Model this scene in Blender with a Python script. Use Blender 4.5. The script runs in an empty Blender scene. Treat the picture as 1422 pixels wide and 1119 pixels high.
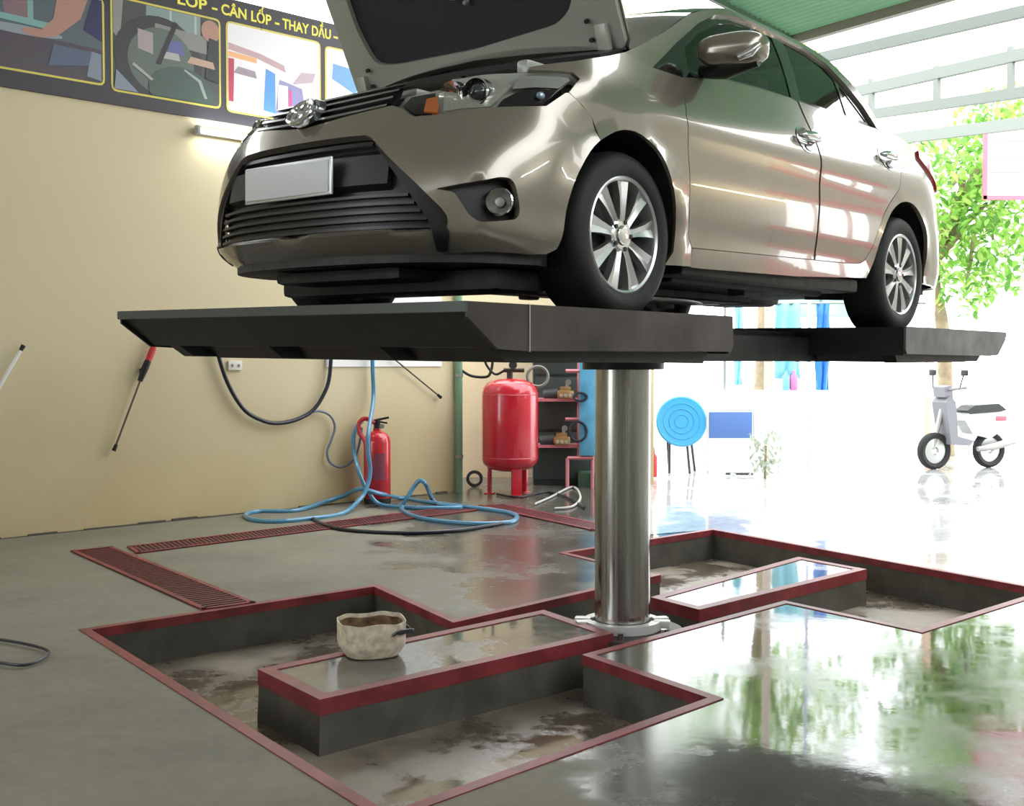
import bpy, bmesh, math, random
from mathutils import Vector, Matrix
from mathutils.geometry import delaunay_2d_cdt
random.seed(7)
C = bpy.context.scene.collection
SC = bpy.context.scene
# ------------------------------------------------------------------ camera, light, exposure
FPX, CX, CY, PITCH, EYE = 1600.0, 711.0, 559.5, .036, 1.284
cam = bpy.data.cameras.new('camera'); camo = bpy.data.objects.new('camera', cam); C.objects.link(camo)
cam.sensor_fit = 'HORIZONTAL'; cam.sensor_width = 36.0; cam.lens = 36.0*FPX/1422.0
cam.clip_start = .05; cam.clip_end = 400
camo.location = (0, 0, EYE); camo.rotation_euler = (math.pi/2-PITCH, 0, 0)
SC.camera = camo
SC.view_settings.view_transform = 'Standard'; SC.view_settings.look = 'None'
SC.view_settings.gamma = 1; SC.view_settings.use_curve_mapping = False
SC.view_settings.exposure = 0.1
W = bpy.data.worlds.new('overcast_sky'); SC.world = W; W.use_nodes = True
_wn = W.node_tree.nodes; _bg = _wn['Background']
_bg.inputs['Color'].default_value = (.93, .97, 1, 1); _bg.inputs['Strength'].default_value = 5.2
def area(name, loc, rot, sx, sy, power, col=(1, 1, 1)):
    l = bpy.data.lights.new(name, 'AREA'); l.shape = 'RECTANGLE'; l.size = sx; l.size_y = sy; l.energy = power; l.color = col
    o = bpy.data.objects.new(name, l); C.objects.link(o); o.location = loc; o.rotation_euler = rot
    return o
# ------------------------------------------------------------------ pixel -> point on a real plane
_cp, _sp = math.cos(PITCH), math.sin(PITCH)
def ray(u, v):
    a, b = (u-CX)/FPX, -(v-CY)/FPX
    return Vector((a, _cp+b*_sp, -_sp+b*_cp))
def fl(u, v, z=0.0):
    d = ray(u, v); k = (z-EYE)/d.z
    return Vector((d.x*k, d.y*k, z))
def at(u, v, Y):
    d = ray(u, v); k = Y/d.y
    return Vector((d.x*k, Y, EYE+d.z*k))
# ------------------------------------------------------------------ materials
MATS = {}
def mat(name, col, rough=.5, metal=0.0, coat=0.0, spec=.5, emit=None, estr=1.0, bump=0.0, bscale=60.0, var=0.0, vscale=4.0, trans=0.0, alpha=1.0, ior=1.45, detail=4):
    if name in MATS: return MATS[name]
    m = bpy.data.materials.new(name); m.use_nodes = True; nt = m.node_tree; p = nt.nodes['Principled BSDF']
    p.inputs['Base Color'].default_value = (*col, 1); p.inputs['Roughness'].default_value = rough
    p.inputs['Metallic'].default_value = metal; p.inputs['Coat Weight'].default_value = coat; p.inputs['Coat Roughness'].default_value = .03
    p.inputs['Specular IOR Level'].default_value = spec; p.inputs['Transmission Weight'].default_value = trans; p.inputs['IOR'].default_value = ior
    p.inputs['Alpha'].default_value = alpha
    if emit: p.inputs['Emission Color'].default_value = (*emit, 1); p.inputs['Emission Strength'].default_value = estr
    tc = nt.nodes.new('ShaderNodeTexCoord')
    if var:
        n = nt.nodes.new('ShaderNodeTexNoise'); n.inputs['Scale'].default_value = vscale; n.inputs['Detail'].default_value = detail
        nt.links.new(tc.outputs['Object'], n.inputs['Vector'])
        r = nt.nodes.new('ShaderNodeValToRGB'); r.color_ramp.elements[0].position = .3; r.color_ramp.elements[1].position = .7
        r.color_ramp.elements[0].color = (*[max(0, c*(1-var)) for c in col], 1); r.color_ramp.elements[1].color = (*[min(1, c*(1+var)) for c in col], 1)
        nt.links.new(n.outputs['Fac'], r.inputs['Fac']); nt.links.new(r.outputs['Color'], p.inputs['Base Color'])
    if bump:
        n = nt.nodes.new('ShaderNodeTexNoise'); n.inputs['Scale'].default_value = bscale; nt.links.new(tc.outputs['Object'], n.inputs['Vector'])
        b = nt.nodes.new('ShaderNodeBump'); b.inputs['Strength'].default_value = bump; b.inputs['Distance'].default_value = .01
        nt.links.new(n.outputs['Fac'], b.inputs['Height']); nt.links.new(b.outputs['Normal'], p.inputs['Normal'])
    MATS[name] = m; return m
def nodes(m): return m.node_tree.nodes, m.node_tree.links
def glass(name, tint, alpha):
    if name in MATS: return MATS[name]
    m = bpy.data.materials.new(name); m.use_nodes = True; n, l = nodes(m); n.remove(n['Principled BSDF'])
    t = n.new('ShaderNodeBsdfTransparent'); t.inputs['Color'].default_value = (*tint, 1)
    g = n.new('ShaderNodeBsdfGlossy'); g.inputs['Roughness'].default_value = .02; g.inputs['Color'].default_value = (1, 1, 1, 1)
    f = n.new('ShaderNodeFresnel'); f.inputs['IOR'].default_value = alpha
    mx = n.new('ShaderNodeMixShader'); l.new(f.outputs[0], mx.inputs[0]); l.new(t.outputs[0], mx.inputs[1]); l.new(g.outputs[0], mx.inputs[2])
    l.new(mx.outputs[0], n['Material Output'].inputs['Surface']); MATS[name] = m; return m
# ------------------------------------------------------------------ mesh helpers
def link(name, me, parent=None):
    o = bpy.data.objects.new(name, me); C.objects.link(o)
    if parent is not None: o.parent = parent
    return o
def obj(name, bm, m, parent=None, smooth=True, ang=38):
    me = bpy.data.meshes.new(name); bm.normal_update(); bm.to_mesh(me); bm.free()
    for x in (m if isinstance(m, (list, tuple)) else [m]): me.materials.append(x)
    if smooth:
        me.polygons.foreach_set('use_smooth', [True]*len(me.polygons))
        try: me.set_sharp_from_angle(angle=math.radians(ang))
        except Exception: pass
    return link(name, me, parent)
def tag(o, label, cat, group=None, kind=None):
    o['label'] = label; o['category'] = cat
    if group: o['group'] = group
    if kind: o['kind'] = kind
    return o
def lab(o, s): o['label'] = s; return o
def struct(o): o['kind'] = 'structure'; return o
def thing(name, label, cat, loc=(0, 0, 0), rz=0, group=None):
    o = bpy.data.objects.new(name, None); C.objects.link(o); o.empty_display_size = .1
    o.location = loc; o.rotation_euler = (0, 0, rz); return tag(o, label, cat, group)
def add_box(bm, c, s, rot=None, bev=0.0, mi=0):
    r = bmesh.ops.create_cube(bm, size=1.0); vs = r['verts']
    M = Matrix.Translation(Vector(c)) @ (rot.to_4x4() if rot else Matrix.Identity(4)) @ Matrix.Diagonal((*s, 1))
    bmesh.ops.transform(bm, matrix=M, verts=vs)
    fs = set(f for v in vs for f in v.link_faces)
    for f in fs: f.material_index = mi
    if bev:
        es = list(set(e for v in vs for e in v.link_edges))
        bmesh.ops.bevel(bm, geom=es, offset=bev, segments=2, affect='EDGES', profile=.6)
def frame_of(d):
    d = Vector(d).normalized(); a = Vector((0, 0, 1)) if abs(d.z) < .9 else Vector((1, 0, 0))
    x = d.cross(a).normalized(); return x, d.cross(x).normalized(), d
def add_tube(bm, pts, r, seg=8, closed=False, caps=True, mi=0):
    pts = [Vector(p) for p in pts]; n = len(pts); rr = r if isinstance(r, (list, tuple)) else [r]*n
    rings = []; px = None
    for i, p in enumerate(pts):
        a = pts[(i-1) % n] if (closed or i > 0) else p; b = pts[(i+1) % n] if (closed or i < n-1) else p
        d = (b-a).normalized()
        if px is None: px, _, _ = frame_of(d)
        px = (px-d*px.dot(d)); px = px.normalized() if px.length > 1e-6 else frame_of(d)[0]
        py = d.cross(px)
        rings.append([bm.verts.new(p+(px*math.cos(2*math.pi*k/seg)+py*math.sin(2*math.pi*k/seg))*rr[i]) for k in range(seg)])
    m = n if closed else n-1
    for i in range(m):
        A, B = rings[i], rings[(i+1) % n]
        for k in range(seg):
            f = bm.faces.new((A[k], A[(k+1) % seg], B[(k+1) % seg], B[k])); f.material_index = mi
    if caps and not closed:
        for q in (rings[0][::-1], rings[-1]): f = bm.faces.new(q); f.material_index = mi
def add_lathe(bm, prof, M=None, seg=32, mi=0, caps=False):
    M = M or Matrix.Identity(4); rings = []
    for r, z in prof:
        if r < 1e-6: rings.append([bm.verts.new(M @ Vector((0, 0, z)))])
        else: rings.append([bm.verts.new(M @ Vector((r*math.cos(2*math.pi*k/seg), r*math.sin(2*math.pi*k/seg), z))) for k in range(seg)])
    for A, B in zip(rings, rings[1:]):
        for k in range(seg):
            k2 = (k+1) % seg
            v = [A[k % len(A)], A[k2 % len(A)], B[k2 % len(B)], B[k % len(B)]]
            u = []
            for q in v:
                if q not in u: u.append(q)
            if len(u) > 2:
                f = bm.faces.new(u); f.material_index = mi
def add_prism(bm, poly, axis_fn, t0, t1, mi=0):
    A = [bm.verts.new(axis_fn(p, t0)) for p in poly]; B = [bm.verts.new(axis_fn(p, t1)) for p in poly]; n = len(poly)
    fs = [bm.faces.new(A[::-1]), bm.faces.new(B)]
    for i in range(n): fs.append(bm.faces.new((A[i], A[(i+1) % n], B[(i+1) % n], B[i])))
    for f in fs: f.material_index = mi
    bmesh.ops.recalc_face_normals(bm, faces=fs)
def add_poly(bm, pts, mi=0):
    f = bm.faces.new([bm.verts.new(p) for p in pts]); f.material_index = mi; return f
def catmull(pts, n=8, closed=False):
    P = [Vector(p) for p in pts]; out = []; N = len(P)
    for i in range(N if closed else N-1):
        g = lambda j: P[j % N] if closed else P[max(0, min(N-1, j))]
        a, b, c, d = g(i-1), g(i), g(i+1), g(i+2)
        for k in range(n):
            t = k/n; out.append(.5*((2*b)+(c-a)*t+(2*a-5*b+4*c-d)*t*t+(3*b-a-3*c+d)*t**3))
    if not closed: out.append(P[-1])
    return out
def inside(p, poly):
    x, y = p; r = False; n = len(poly); j = n-1
    for i in range(n):
        xi, yi = poly[i][0], poly[i][1]; xj, yj = poly[j][0], poly[j][1]
        if (yi > y) != (yj > y) and x < (xj-xi)*(y-yi)/(yj-yi)+xi: r = not r
        j = i
    return r
def densify(poly, h):
    out = []; n = len(poly)
    for i in range(n):
        a, b = Vector(poly[i][:2]), Vector(poly[(i+1) % n][:2]); k = max(1, int((b-a).length/h))
        out += [tuple(a+(b-a)*j/k) for j in range(k)]
    return out
def shrink(poly, d):
    n = len(poly); ar = sum(poly[i][0]*poly[(i+1) % n][1]-poly[(i+1) % n][0]*poly[i][1] for i in range(n)); sg = 1 if ar > 0 else -1
    out = []
    for i in range(n):
        p, a, b = Vector(poly[i][:2]), Vector(poly[i-1][:2]), Vector(poly[(i+1) % n][:2])
        e1, e2 = (p-a).normalized(), (b-p).normalized(); n1, n2 = Vector((-e1.y, e1.x)), Vector((-e2.y, e2.x))
        m = n1+n2
        m = m/max(.35, 1+n1.dot(n2)) if m.length > .01 else n1
        out.append(tuple(p+m*d*sg))
    return out
def rnd(poly, r, k=4):
    out = []; n = len(poly)
    for i in range(n):
        p, a, b = Vector(poly[i][:2]), Vector(poly[i-1][:2]), Vector(poly[(i+1) % n][:2])
        d = min(r, (a-p).length*.45, (b-p).length*.45); q0 = p+(a-p).normalized()*d; q1 = p+(b-p).normalized()*d
        for j in range(k+1):
            t = j/k; out.append(tuple(q0*(1-t)**2+p*2*t*(1-t)+q1*t*t))
    return out
def cdt(bm, outline, holes, h, fn, mi=0, thick=0.0):
    """triangulated sheet over a 2D outline minus holes, mapped to 3D by fn(u, v, off)"""
    loops = [densify(outline, h)]+[densify(q, h) for q in holes]
    V = []; E = []
    for L in loops:
        s = len(V); V += L; E += [(s+i, s+(i+1) % len(L)) for i in range(len(L))]
    x0, x1 = min(p[0] for p in loops[0]), max(p[0] for p in loops[0]); y0, y1 = min(p[1] for p in loops[0]), max(p[1] for p in loops[0])
    bp = list(V); j = 0; y = y0+h*.5
    while y < y1:
        x = x0+(h*.5 if j % 2 else h)
        while x < x1:
            if inside((x, y), loops[0]) and not any(inside((x, y), q) for q in loops[1:]):
                if all((x-q[0])**2+(y-q[1])**2 > (h*.55)**2 for q in bp): V.append((x, y))
            x += h
        y += h*.87; j += 1
    vo, eo, fo, *_ = delaunay_2d_cdt([Vector(p) for p in V], E, [], 0, 1e-6)
    bv = [bm.verts.new(fn(p[0], p[1], 0.0)) for p in vo]; nf = []
    for f in fo:
        c = (sum(vo[i][0] for i in f)/len(f), sum(vo[i][1] for i in f)/len(f))
        if inside(c, loops[0]) and not any(inside(c, q) for q in loops[1:]):
            try: q = bm.faces.new([bv[i] for i in f]); q.material_index = mi; nf.append(q)
            except ValueError: pass
    for v in bv:
        if not v.link_faces: bm.verts.remove(v)
    if thick:  # folded-in edge all round so that a sheet has depth
        es = [e for e in set(e for f in nf for e in f.edges) if len(e.link_faces) == 1]
        r = bmesh.ops.extrude_edge_only(bm, edges=es); vs = [g for g in r['geom'] if isinstance(g, bmesh.types.BMVert)]
        return nf, vs
    return nf, []
CM = Matrix.Identity(4)
# ------------------------------------------------------------------ CAR (frame: x back from front axle, y left, z up; blender-local = (x,-y,z))
M_paint = mat('champagne_paint', (.27, .242, .195), .22, .55, 1.0)
M_black = mat('black_plastic', (.012, .013, .014), .42)
M_gloss = mat('gloss_black', (.01, .01, .012), .12, coat=.6)
M_chrome = mat('chrome', (.85, .86, .87), .07, 1.0)
M_silver = mat('alloy_silver', (.62, .63, .63), .28, .85)
M_rubber = mat('tyre_rubber', (.010, .010, .011), .6, bump=.15, bscale=90)
M_under = mat('underbody_black', (.022, .023, .022), .6, var=.5, vscale=9, bump=.4, bscale=30)
M_bay = mat('bay_primer', (.33, .345, .30), .42, .15, .4)
M_pad = mat('insulation_felt', (.024, .028, .03), .85, bump=.3, bscale=120)
M_steel = mat('dull_steel', (.4, .4, .38), .4, .8)
M_glass = glass('tinted_glass', (.66, .70, .69), 1.5)
M_clear = glass('clear_lens', (.95, .96, .96), 1.22)
M_wind = glass('windscreen_glass', (.62, .68, .67), 1.6)
M_seat = mat('seat_fabric', (.05, .052, .055), .8)
M_amber = mat('amber_bulb', (.75, .2, .05), .25, coat=.5)
M_red = mat('red_lamp', (.55, .01, .015), .15, coat=1)
M_plate = mat('plate_white', (.62, .64, .66), .35)
PLAN = [(-.865, 0), (-.858, .2), (-.825, .4), (-.75, .58), (-.62, .715), (-.45, .79), (-.25, .82), (0, .838), (.4, .848), (.9, .852), (1.5, .852), (2.1, .848), (2.5, .840), (2.8, .832), (3.0, .812), (3.12, .745), (3.2, .60), (3.24, .35), (3.25, 0)]
def hz(T, t):
    n = len(T)
    if t <= T[0][0]: return T[0][1]
    if t >= T[-1][0]: return T[-1][1]
    i = 0
    while t > T[i+1][0]: i += 1
    sl = lambda j: (T[min(j+1, n-1)][1]-T[max(j-1, 0)][1])/(T[min(j+1, n-1)][0]-T[max(j-1, 0)][0])
    x0, y0 = T[i]; x1, y1 = T[i+1]; h = x1-x0; u = (t-x0)/h; m0, m1 = sl(i)*h, sl(i+1)*h
    return (2*u**3-3*u*u+1)*y0+(u**3-2*u*u+u)*m0+(-2*u**3+3*u*u)*y1+(u**3-u*u)*m1
_S = [0.0]
for a, b in zip(PLAN, PLAN[1:]): _S.append(_S[-1]+math.dist(a, b))
SL = _S[-1]
PXT = [(-_S[2], PLAN[2][0]), (-_S[1], PLAN[1][0])]+[(s, p[0]) for s, p in zip(_S, PLAN)]+[(SL+(SL-_S[-2]), PLAN[-2][0])]
PYT = [(-_S[2], -PLAN[2][1]), (-_S[1], -PLAN[1][1])]+[(s, p[1]) for s, p in zip(_S, PLAN)]+[(SL+(SL-_S[-2]), -PLAN[-2][1])]
def sx(x):
    lo, hi = .8, _S[-4]
    for _ in range(40):
        m = (lo+hi)/2
        if hz(PXT, m) < x: lo = m
        else: hi = m
    return lo
FRT = [(.10, .24), (.158, .15), (.20, .068), (.225, .03), (.25, .007), (.275, 0), (.40, .0), (.50, .012), (.58, .035), (.66, .075), (.72, .12), (.78, .18), (.85, .28), (.95, .45)]
SDT = [(.10, .08), (.16, .05), (.20, .03), (.25, .022), (.34, .02), (.42, .008), (.55, .0), (.66, .004), (.74, .0), (.82, .018), (.90, .05), (.95, .07), (1.05, .105), (1.2, .165), (1.32, .225), (1.38, .265), (1.42, .32), (1.45, .40)]
RRT = [(.10, .10), (.2, .04), (.3, .0), (.5, .0), (.6, .01), (.75, .025), (.9, .05), (1.0, .09), (1.1, .2)]
def sst(a, b, t):
    t = min(1, max(0, (t-a)/(b-a))); return t*t*(3-2*t)
SRa, SRb = sx(2.75), sx(3.05)
WB = 2.48
def surf(s, z, off=0.0):
    """point on the body skin: s = way round the plan outline from the nose, z = height"""
    sg = 1
    if s < 0: s, sg = -s, -1
    x, y = hz(PXT, s), hz(PYT, s); e = .004
    dx, dy = hz(PXT, s+e)-hz(PXT, s-e), hz(PYT, s+e)-hz(PYT, s-e); l = math.hypot(dx, dy); nx, ny = -dy/l, dx/l
    wf = 1-sst(.62, 1.25, s); wr = sst(SRa, SRb, s)
    d = wf*hz(FRT, z)+wr*hz(RRT, z)+(1-wf-wr)*hz(SDT, z)
    if s > .9 and z < .9:
        for xc in (0, WB): d -= .014*math.exp(-((math.hypot(x-xc, z-.30)-.345)/.035)**2)
    d -= off
    return (x-nx*d, (y-ny*d)*sg, z)
def cl(p): return Vector((p[0], -p[1], p[2]))
T0 = Vector((-.2148, 4.679, .1611+EYE)); YAW = .7122; TILT = -.012
_s, _c = math.sin(YAW), math.cos(YAW)
AXB, AXL = Vector((_s, _c, 0)), Vector((_c, -_s, 0))
def car_world(x, y, z): return T0+AXB*x+AXL*y+Vector((0, 0, z+TILT*y))
CARROT = Matrix((AXB, -AXL, Vector((0, 0, 1)))).transposed()
# small sideways lean of the raised deck
CARROT = CARROT @ Matrix.Rotation(math.atan(TILT), 3, 'X').inverted()
car = thing('car', 'champagne silver four-door sedan with its bonnet raised, up on the black lift', 'car')
car.matrix_world = Matrix.Translation(T0) @ CARROT.to_4x4()
def sheet(o, t, off=-1):
    md = o.modifiers.new('sheet', 'SOLIDIFY'); md.thickness = t; md.offset = off
    es = o.modifiers.new('crisp_edges', 'EDGE_SPLIT'); es.split_angle = math.radians(50); return o
def orient(bm, out):
    bm.normal_update()
    for f in bm.faces:
        c = f.calc_center_median()
        if f.normal.dot(out(c)) < 0: f.normal_flip()
def outd(c):  # away from the car's spine
    return Vector((c.x-min(max(c.x, -.2), 2.7), c.y, (c.z-.7)*.5))
def panel(name, outline, m, parent=None, holes=(), off=0.0, h=.05, thick=.014, side=0, mirror=False):
    """a body panel on the skin; outline in (s, z)"""
    bm = bmesh.new()
    cdt(bm, outline, list(holes), h, lambda u, v, o: cl(surf(u, v, off)))
    if side < 0:
        for v in bm.verts: v.co.y = -v.co.y
    orient(bm, outd)
    o = obj(name, bm, m, parent if parent is not None else car, ang=50)
    if thick: sheet(o, thick)
    return o
def sxz(pts): return [(sx(p[0]), p[1]) for p in pts]
def mir(half): return half+[(-s, z) for s, z in half[::-1] if abs(s) > 1e-6]
ARF = [(-.362, .215), (-.344, .291), (-.329, .391), (-.296, .477), (-.236, .564), (-.156, .623), (-.071, .659), (.008, .667), (.082, .65), (.154, .615), (.204, .566), (.245, .511), (.276, .452), (.304, .345), (.297, .261), (.254, .21)]
ARR = [(2.026, .258), (2.092, .33), (2.126, .433), (2.195, .542), (2.275, .612), (2.382, .66), (2.496, .675), (2.601, .659), (2.675, .61), (2.725, .547), (2.765, .468), (2.785, .38), (2.785, .27)]
def smo(P, n=3): return [tuple(v[:2]) for v in catmull([(a, b, 0) for a, b in P], n)]
ARF = ARF[:1]+smo(ARF[1:-1])+ARF[-1:]; ARR = smo(ARR)
# --- front bumper
top = [(0, .655), (.091, .662), (.271, .683), (.401, .697), (.444, .685), (.508, .648), (.616, .651), (.69, .668), (.80, .678), (1.019, .698), (1.10, .752), (1.113, .754), (1.211, .684)]+smo([(1.243, .61), (1.188, .564), (1.128, .477), (1.095, .391), (1.079, .291), (1.06, .225)])+[(1.03, .208), (.975, .204), (.80, .207), (.65, .20), (.5, .185), (.3, .172), (0, .17)]
GR = [(0, .598), (.234, .597), (.331, .594), (.36, .586), (.374, .573), (.548, .421), (.634, .339), (.652, .315), (.655, .295), (.65, .275), (.62, .264), (.568, .266), (.522, .264), (.3, .262), (0, .262)]
FG = rnd([(.612, .401), (.70, .419), (.791, .437), (.829, .446), (.864, .443), (.88, .422), (.896, .363), (.898, .335), (.887, .312), (.82, .302), (.756, .297), (.721, .319), (.675, .391)], .012, 2)
FGm = [(-a, b) for a, b in FG]
bumper = panel('front_bumper', mir(top), M_paint, holes=[mir(GR), FG, FGm], h=.035, thick=.03)
# grille insert behind the opening
bm = bmesh.new()
gin = shrink(mir(GR), -.02)
cdt(bm, gin, [], .05, lambda u, v, o: cl(surf(u, v, -.045))); orient(bm, outd)
lg = obj('lower_grille', bm, M_black, car)
bm = bmesh.new()
def band(bm, s0, s1, z0, z1, o0, o1, n=24):
    """a rounded bar running round the nose"""
    prof = [(z0, o0), (z0+.15*(z1-z0), o1), (z1-.15*(z1-z0), o1), (z1, o0)]; rows = []
    for i in range(n+1):
        s = s0+(s1-s0)*i/n; rows.append([bm.verts.new(cl(surf(s, z, o))) for z, o in prof])
    for a, b in zip(rows, rows[1:]):
        for k in range(3): bm.faces.new((a[k], a[k+1], b[k+1], b[k]))
    bm.faces.new(rows[0]); bm.faces.new(rows[-1][::-1])
    bmesh.ops.recalc_face_normals(bm, faces=bm.faces[:])
for i in range(5):
    z = .277+i*.026; w = .60-(z-.28)*.85
    band(bm, -w, w, z, z+.013, -.05, -.018)
band(bm, -.44, .44, .405, .545, -.05, -.012); band(bm, -.36, .36, .556, .575, -.05, -.02)
obj('grille_slats', bm, mat('slat_black', (.02, .021, .023), .35), lg)
for sg in (1, -1):
    bm = bmesh.new()
    poly = [(.37, .565), (.40, .56), (.55, .44), (.655, .325), (.672, .30), (.665, .255), (.60, .255), (.59, .30), (.50, .42)]
    cdt(bm, [(a*sg, b) for a, b in poly], [], .03, lambda u, v, o: cl(surf(u, v, -.012))); orient(bm, outd)
    o = obj('grille_wing', bm, M_black, lg); sheet(o, .012)
    bm = bmesh.new(); cdt(bm, [(a*sg, b) for a, b in rnd([(.602, .275), (.648, .285), (.662, .26), (.652, .204), (.612, .204)], .008, 2)], [], .02, lambda u, v, o: cl(surf(u, v, .003))); orient(bm, outd); sheet(obj('grille_fin', bm, M_black, lg), .02)
# number plate, blank, in a silver frame
def obox(bm, c, s, bev=0.0, mi=0, rot=None): add_box(bm, cl(c), (s[0], s[1], s[2]), rot, bev, mi)
bm = bmesh.new(); obox(bm, (-.868, 0, .462), (.012, .475, .128), .006)
pl = lab(obj('license_plate', bm, mat('plate_frame', (.5, .51, .52), .3, .5), car), 'blank white number plate in a pale frame')
bm = bmesh.new(); obox(bm, (-.876, 0, .462), (.006, .452, .108), .002); obj('plate_face', bm, M_plate, pl)
# fog lamps
for sg in (1, -1):
    bm = bmesh.new()
    q = shrink(FG, -.012); cdt(bm, [(a*sg, b) for a, b in q], [], .03, lambda u, v, o: cl(surf(u, v, -.03-.03*sst(.62, .8, abs(u))))); orient(bm, outd)
    fb = obj('fog_lamp_bezel', bm, M_black, car)
    P = cl(surf(.835*sg, .368, -.028)); n = (cl(surf(.80*sg, .368, .05))-cl(surf(.80*sg, .368, 0))).normalized(); n = (n+Vector((-.9, 0, 0))).normalized()
    x, y, z = frame_of(n); MM = Matrix.Translation(P) @ Matrix((x, y, z)).transposed().to_4x4()
    bm = bmesh.new(); add_lathe(bm, [(.047, -.03), (.047, .012), (.043, .016), (.040, .008), (.030, -.014), (.014, -.024), (.0, -.026)], MM, 24); obj('fog_reflector', bm, M_chrome, fb)
    bm = bmesh.new(); add_lathe(bm, [(.016, -.02), (.015, .0), (0, .004)], MM, 14); obj('fog_bulb', bm, M_steel, fb)
# --- headlamps
HL = [(.404, .697), (.413, .735), (.50, .748), (.587, .758), (.641, .806), (.80, .813), (.947, .817), (1.05, .822), (1.144, .826), (1.167, .811), (1.099, .764), (1.019, .700), (.90, .69), (.801, .680), (.689, .671), (.616, .655), (.508, .650), (.444, .688)]
def lampframe(s, z, off):
    P = cl(surf(s, z, off)); n = Vector((-1, -.25 if s > 0 else .25, 0)).normalized(); x, y, q = frame_of(n)
    return Matrix.Translation(P) @ Matrix((x, y, q)).transposed().to_4x4()
for sg in (1, -1):
    bm = bmesh.new()
    cdt(bm, [(a*sg, b) for a, b in shrink(HL, -.006)], [], .04, lambda u, v, o: cl(surf(u, v, -.05))); orient(bm, outd)
    hb = obj('headlamp', bm, mat('lamp_backing', (.42, .43, .40), .35, .2), car)
    def sub(name, poly, off, m, th=.012):
        bm = bmesh.new(); cdt(bm, [(a*sg, b) for a, b in poly], [], .03, lambda u, v, o: cl(surf(u, v, off))); orient(bm, outd)
        o = obj(name, bm, m, hb); sheet(o, th); return o
    sub('turn_lamp_surround', [(.43, .70), (.45, .735), (.56, .745), (.575, .70), (.57, .662), (.50, .662)], -.032, M_gloss)
    sub('turn_lamp', [(.535, .672), (.53, .72), (.58, .728), (.60, .69), (.598, .664)], -.024, M_amber)
    sub('dark_tray', [(.84, .682), (.875, .715), (.93, .742), (1.0, .758), (1.09, .764), (1.02, .705), (.9, .692)], -.022, M_gloss)
    sub('chrome_strip', [(.92, .755), (.96, .807), (1.05, .817), (1.14, .82), (1.155, .81), (1.095, .77), (1.0, .766)], -.02, mat('lamp_chrome', (.75, .78, .76), .16, .9))
    sub('reflector_web', [(.62, .672), (.61, .752), (.655, .80), (.73, .806), (.90, .808), (.93, .77), (.86, .715), (.82, .69), (.7, .682)], -.034, mat('reflector_silver', (.55, .55, .48), .28, .35, bump=.5, bscale=40))
    bm = bmesh.new(); add_lathe(bm, [(.052, -.03), (.050, .016), (.045, .02), (.038, .004), (.032, -.02)], lampframe(.775*sg, .742, -.03), 28); obj('projector_ring', bm, M_chrome, hb)
    bm = bmesh.new(); add_lathe(bm, [(.036, -.03), (.034, .006), (.032, .008)], lampframe(.775*sg, .742, -.02), 28); obj('projector_barrel', bm, M_gloss, hb)
    bm = bmesh.new(); add_lathe(bm, [(.031, 0), (.026, .011), (.015, .018), (0, .021)], lampframe(.775*sg, .742, -.02), 24); obj('projector_lens', bm, mat('lens_dark', (.04, .045, .05), .04, coat=1), hb)
    bm = bmesh.new(); add_lathe(bm, [(.05, -.02), (.046, .01), (.03, -.004), (0, -.014)], lampframe(.655*sg, .735, -.035), 24); obj('high_beam_bowl', bm, M_chrome, hb)
    bm = bmesh.new(); add_lathe(bm, [(.013, -.01), (.013, .004), (.008, .011), (0, .013)], lampframe(1.01*sg, .735, -.012), 14); obj('parking_bulb', bm, mat('bulb_blue_glass', (.55, .75, .9), .05, .3, 1), hb)
    bm = bmesh.new(); cdt(bm, [(a*sg, b) for a, b in shrink(HL, .002)], [], .04, lambda u, v, o: cl(surf(u, v, .002))); orient(bm, outd)
    lab(obj('lamp_cover', bm, M_clear, hb), 'clear outer lens')
# --- upper grille and emblem
UG = mir([(0, .652), (.091, .660), (.271, .682), (.401, .699), (.411, .735), (.394, .775), (.139, .782), (0, .785)])
bm = bmesh.new(); cdt(bm, UG, [], .05, lambda u, v, o: cl(surf(u, v, -.02))); orient(bm, outd)
ug = obj('upper_grille', bm, M_black, car)
for i, (z, w) in enumerate(((.682, .38), (.712, .39), (.742, .40), (.768, .40))):
    bm = bmesh.new(); rows = []
    for k in range(33):
        s = -w+2*w*k/32; zz = z+.022*(s/.4)**2-.008
        rows.append([bm.verts.new(cl(surf(s, zz+a, o))) for a, o in ((0, -.02), (.003, .004), (.012, .004), (.017, -.02))])
    for a, b in zip(rows, rows[1:]):
        for k in range(3): bm.faces.new((a[k], a[k+1], b[k+1], b[k]))
    bmesh.ops.recalc_face_normals(bm, faces=bm.faces[:])
    obj('grille_bar', bm, mat('satin_chrome', (.35, .37, .37), .25, .9), ug)
bm = bmesh.new()
def elli(bm, cy_, cz, ry, rz, r, lean=.75):
    pts = []
    for k in range(36):
        a = 2*math.pi*k/36; yy = cy_+ry*math.cos(a); zz = cz+rz*math.sin(a); pts.append(cl((-.795+(zz-.715)*lean-.005, yy, zz)))
    add_tube(bm, pts, r, 8, closed=True)
elli(bm, -.012, .714, .060, .043, .008); elli(bm, -.012, .714, .019, .040, .0055); elli(bm, -.012, .729, .042, .02, .0055)
em = lab(obj('emblem', bm, M_chrome, ug), 'chrome badge of three ovals')
bm = bmesh.new(); rows = [bm.verts.new(cl((-.786+(.054*math.sin(a))*.75, .072*math.cos(a)-.012, .712+.054*math.sin(a)))) for a in [2*math.pi*k/30 for k in range(30)]]
f = bm.faces.new(rows); r = bmesh.ops.extrude_face_region(bm, geom=[f]); bmesh.ops.translate(bm, vec=(.03, 0, 0), verts=[v for v in r['geom'] if isinstance(v, bmesh.types.BMVert)])
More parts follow.
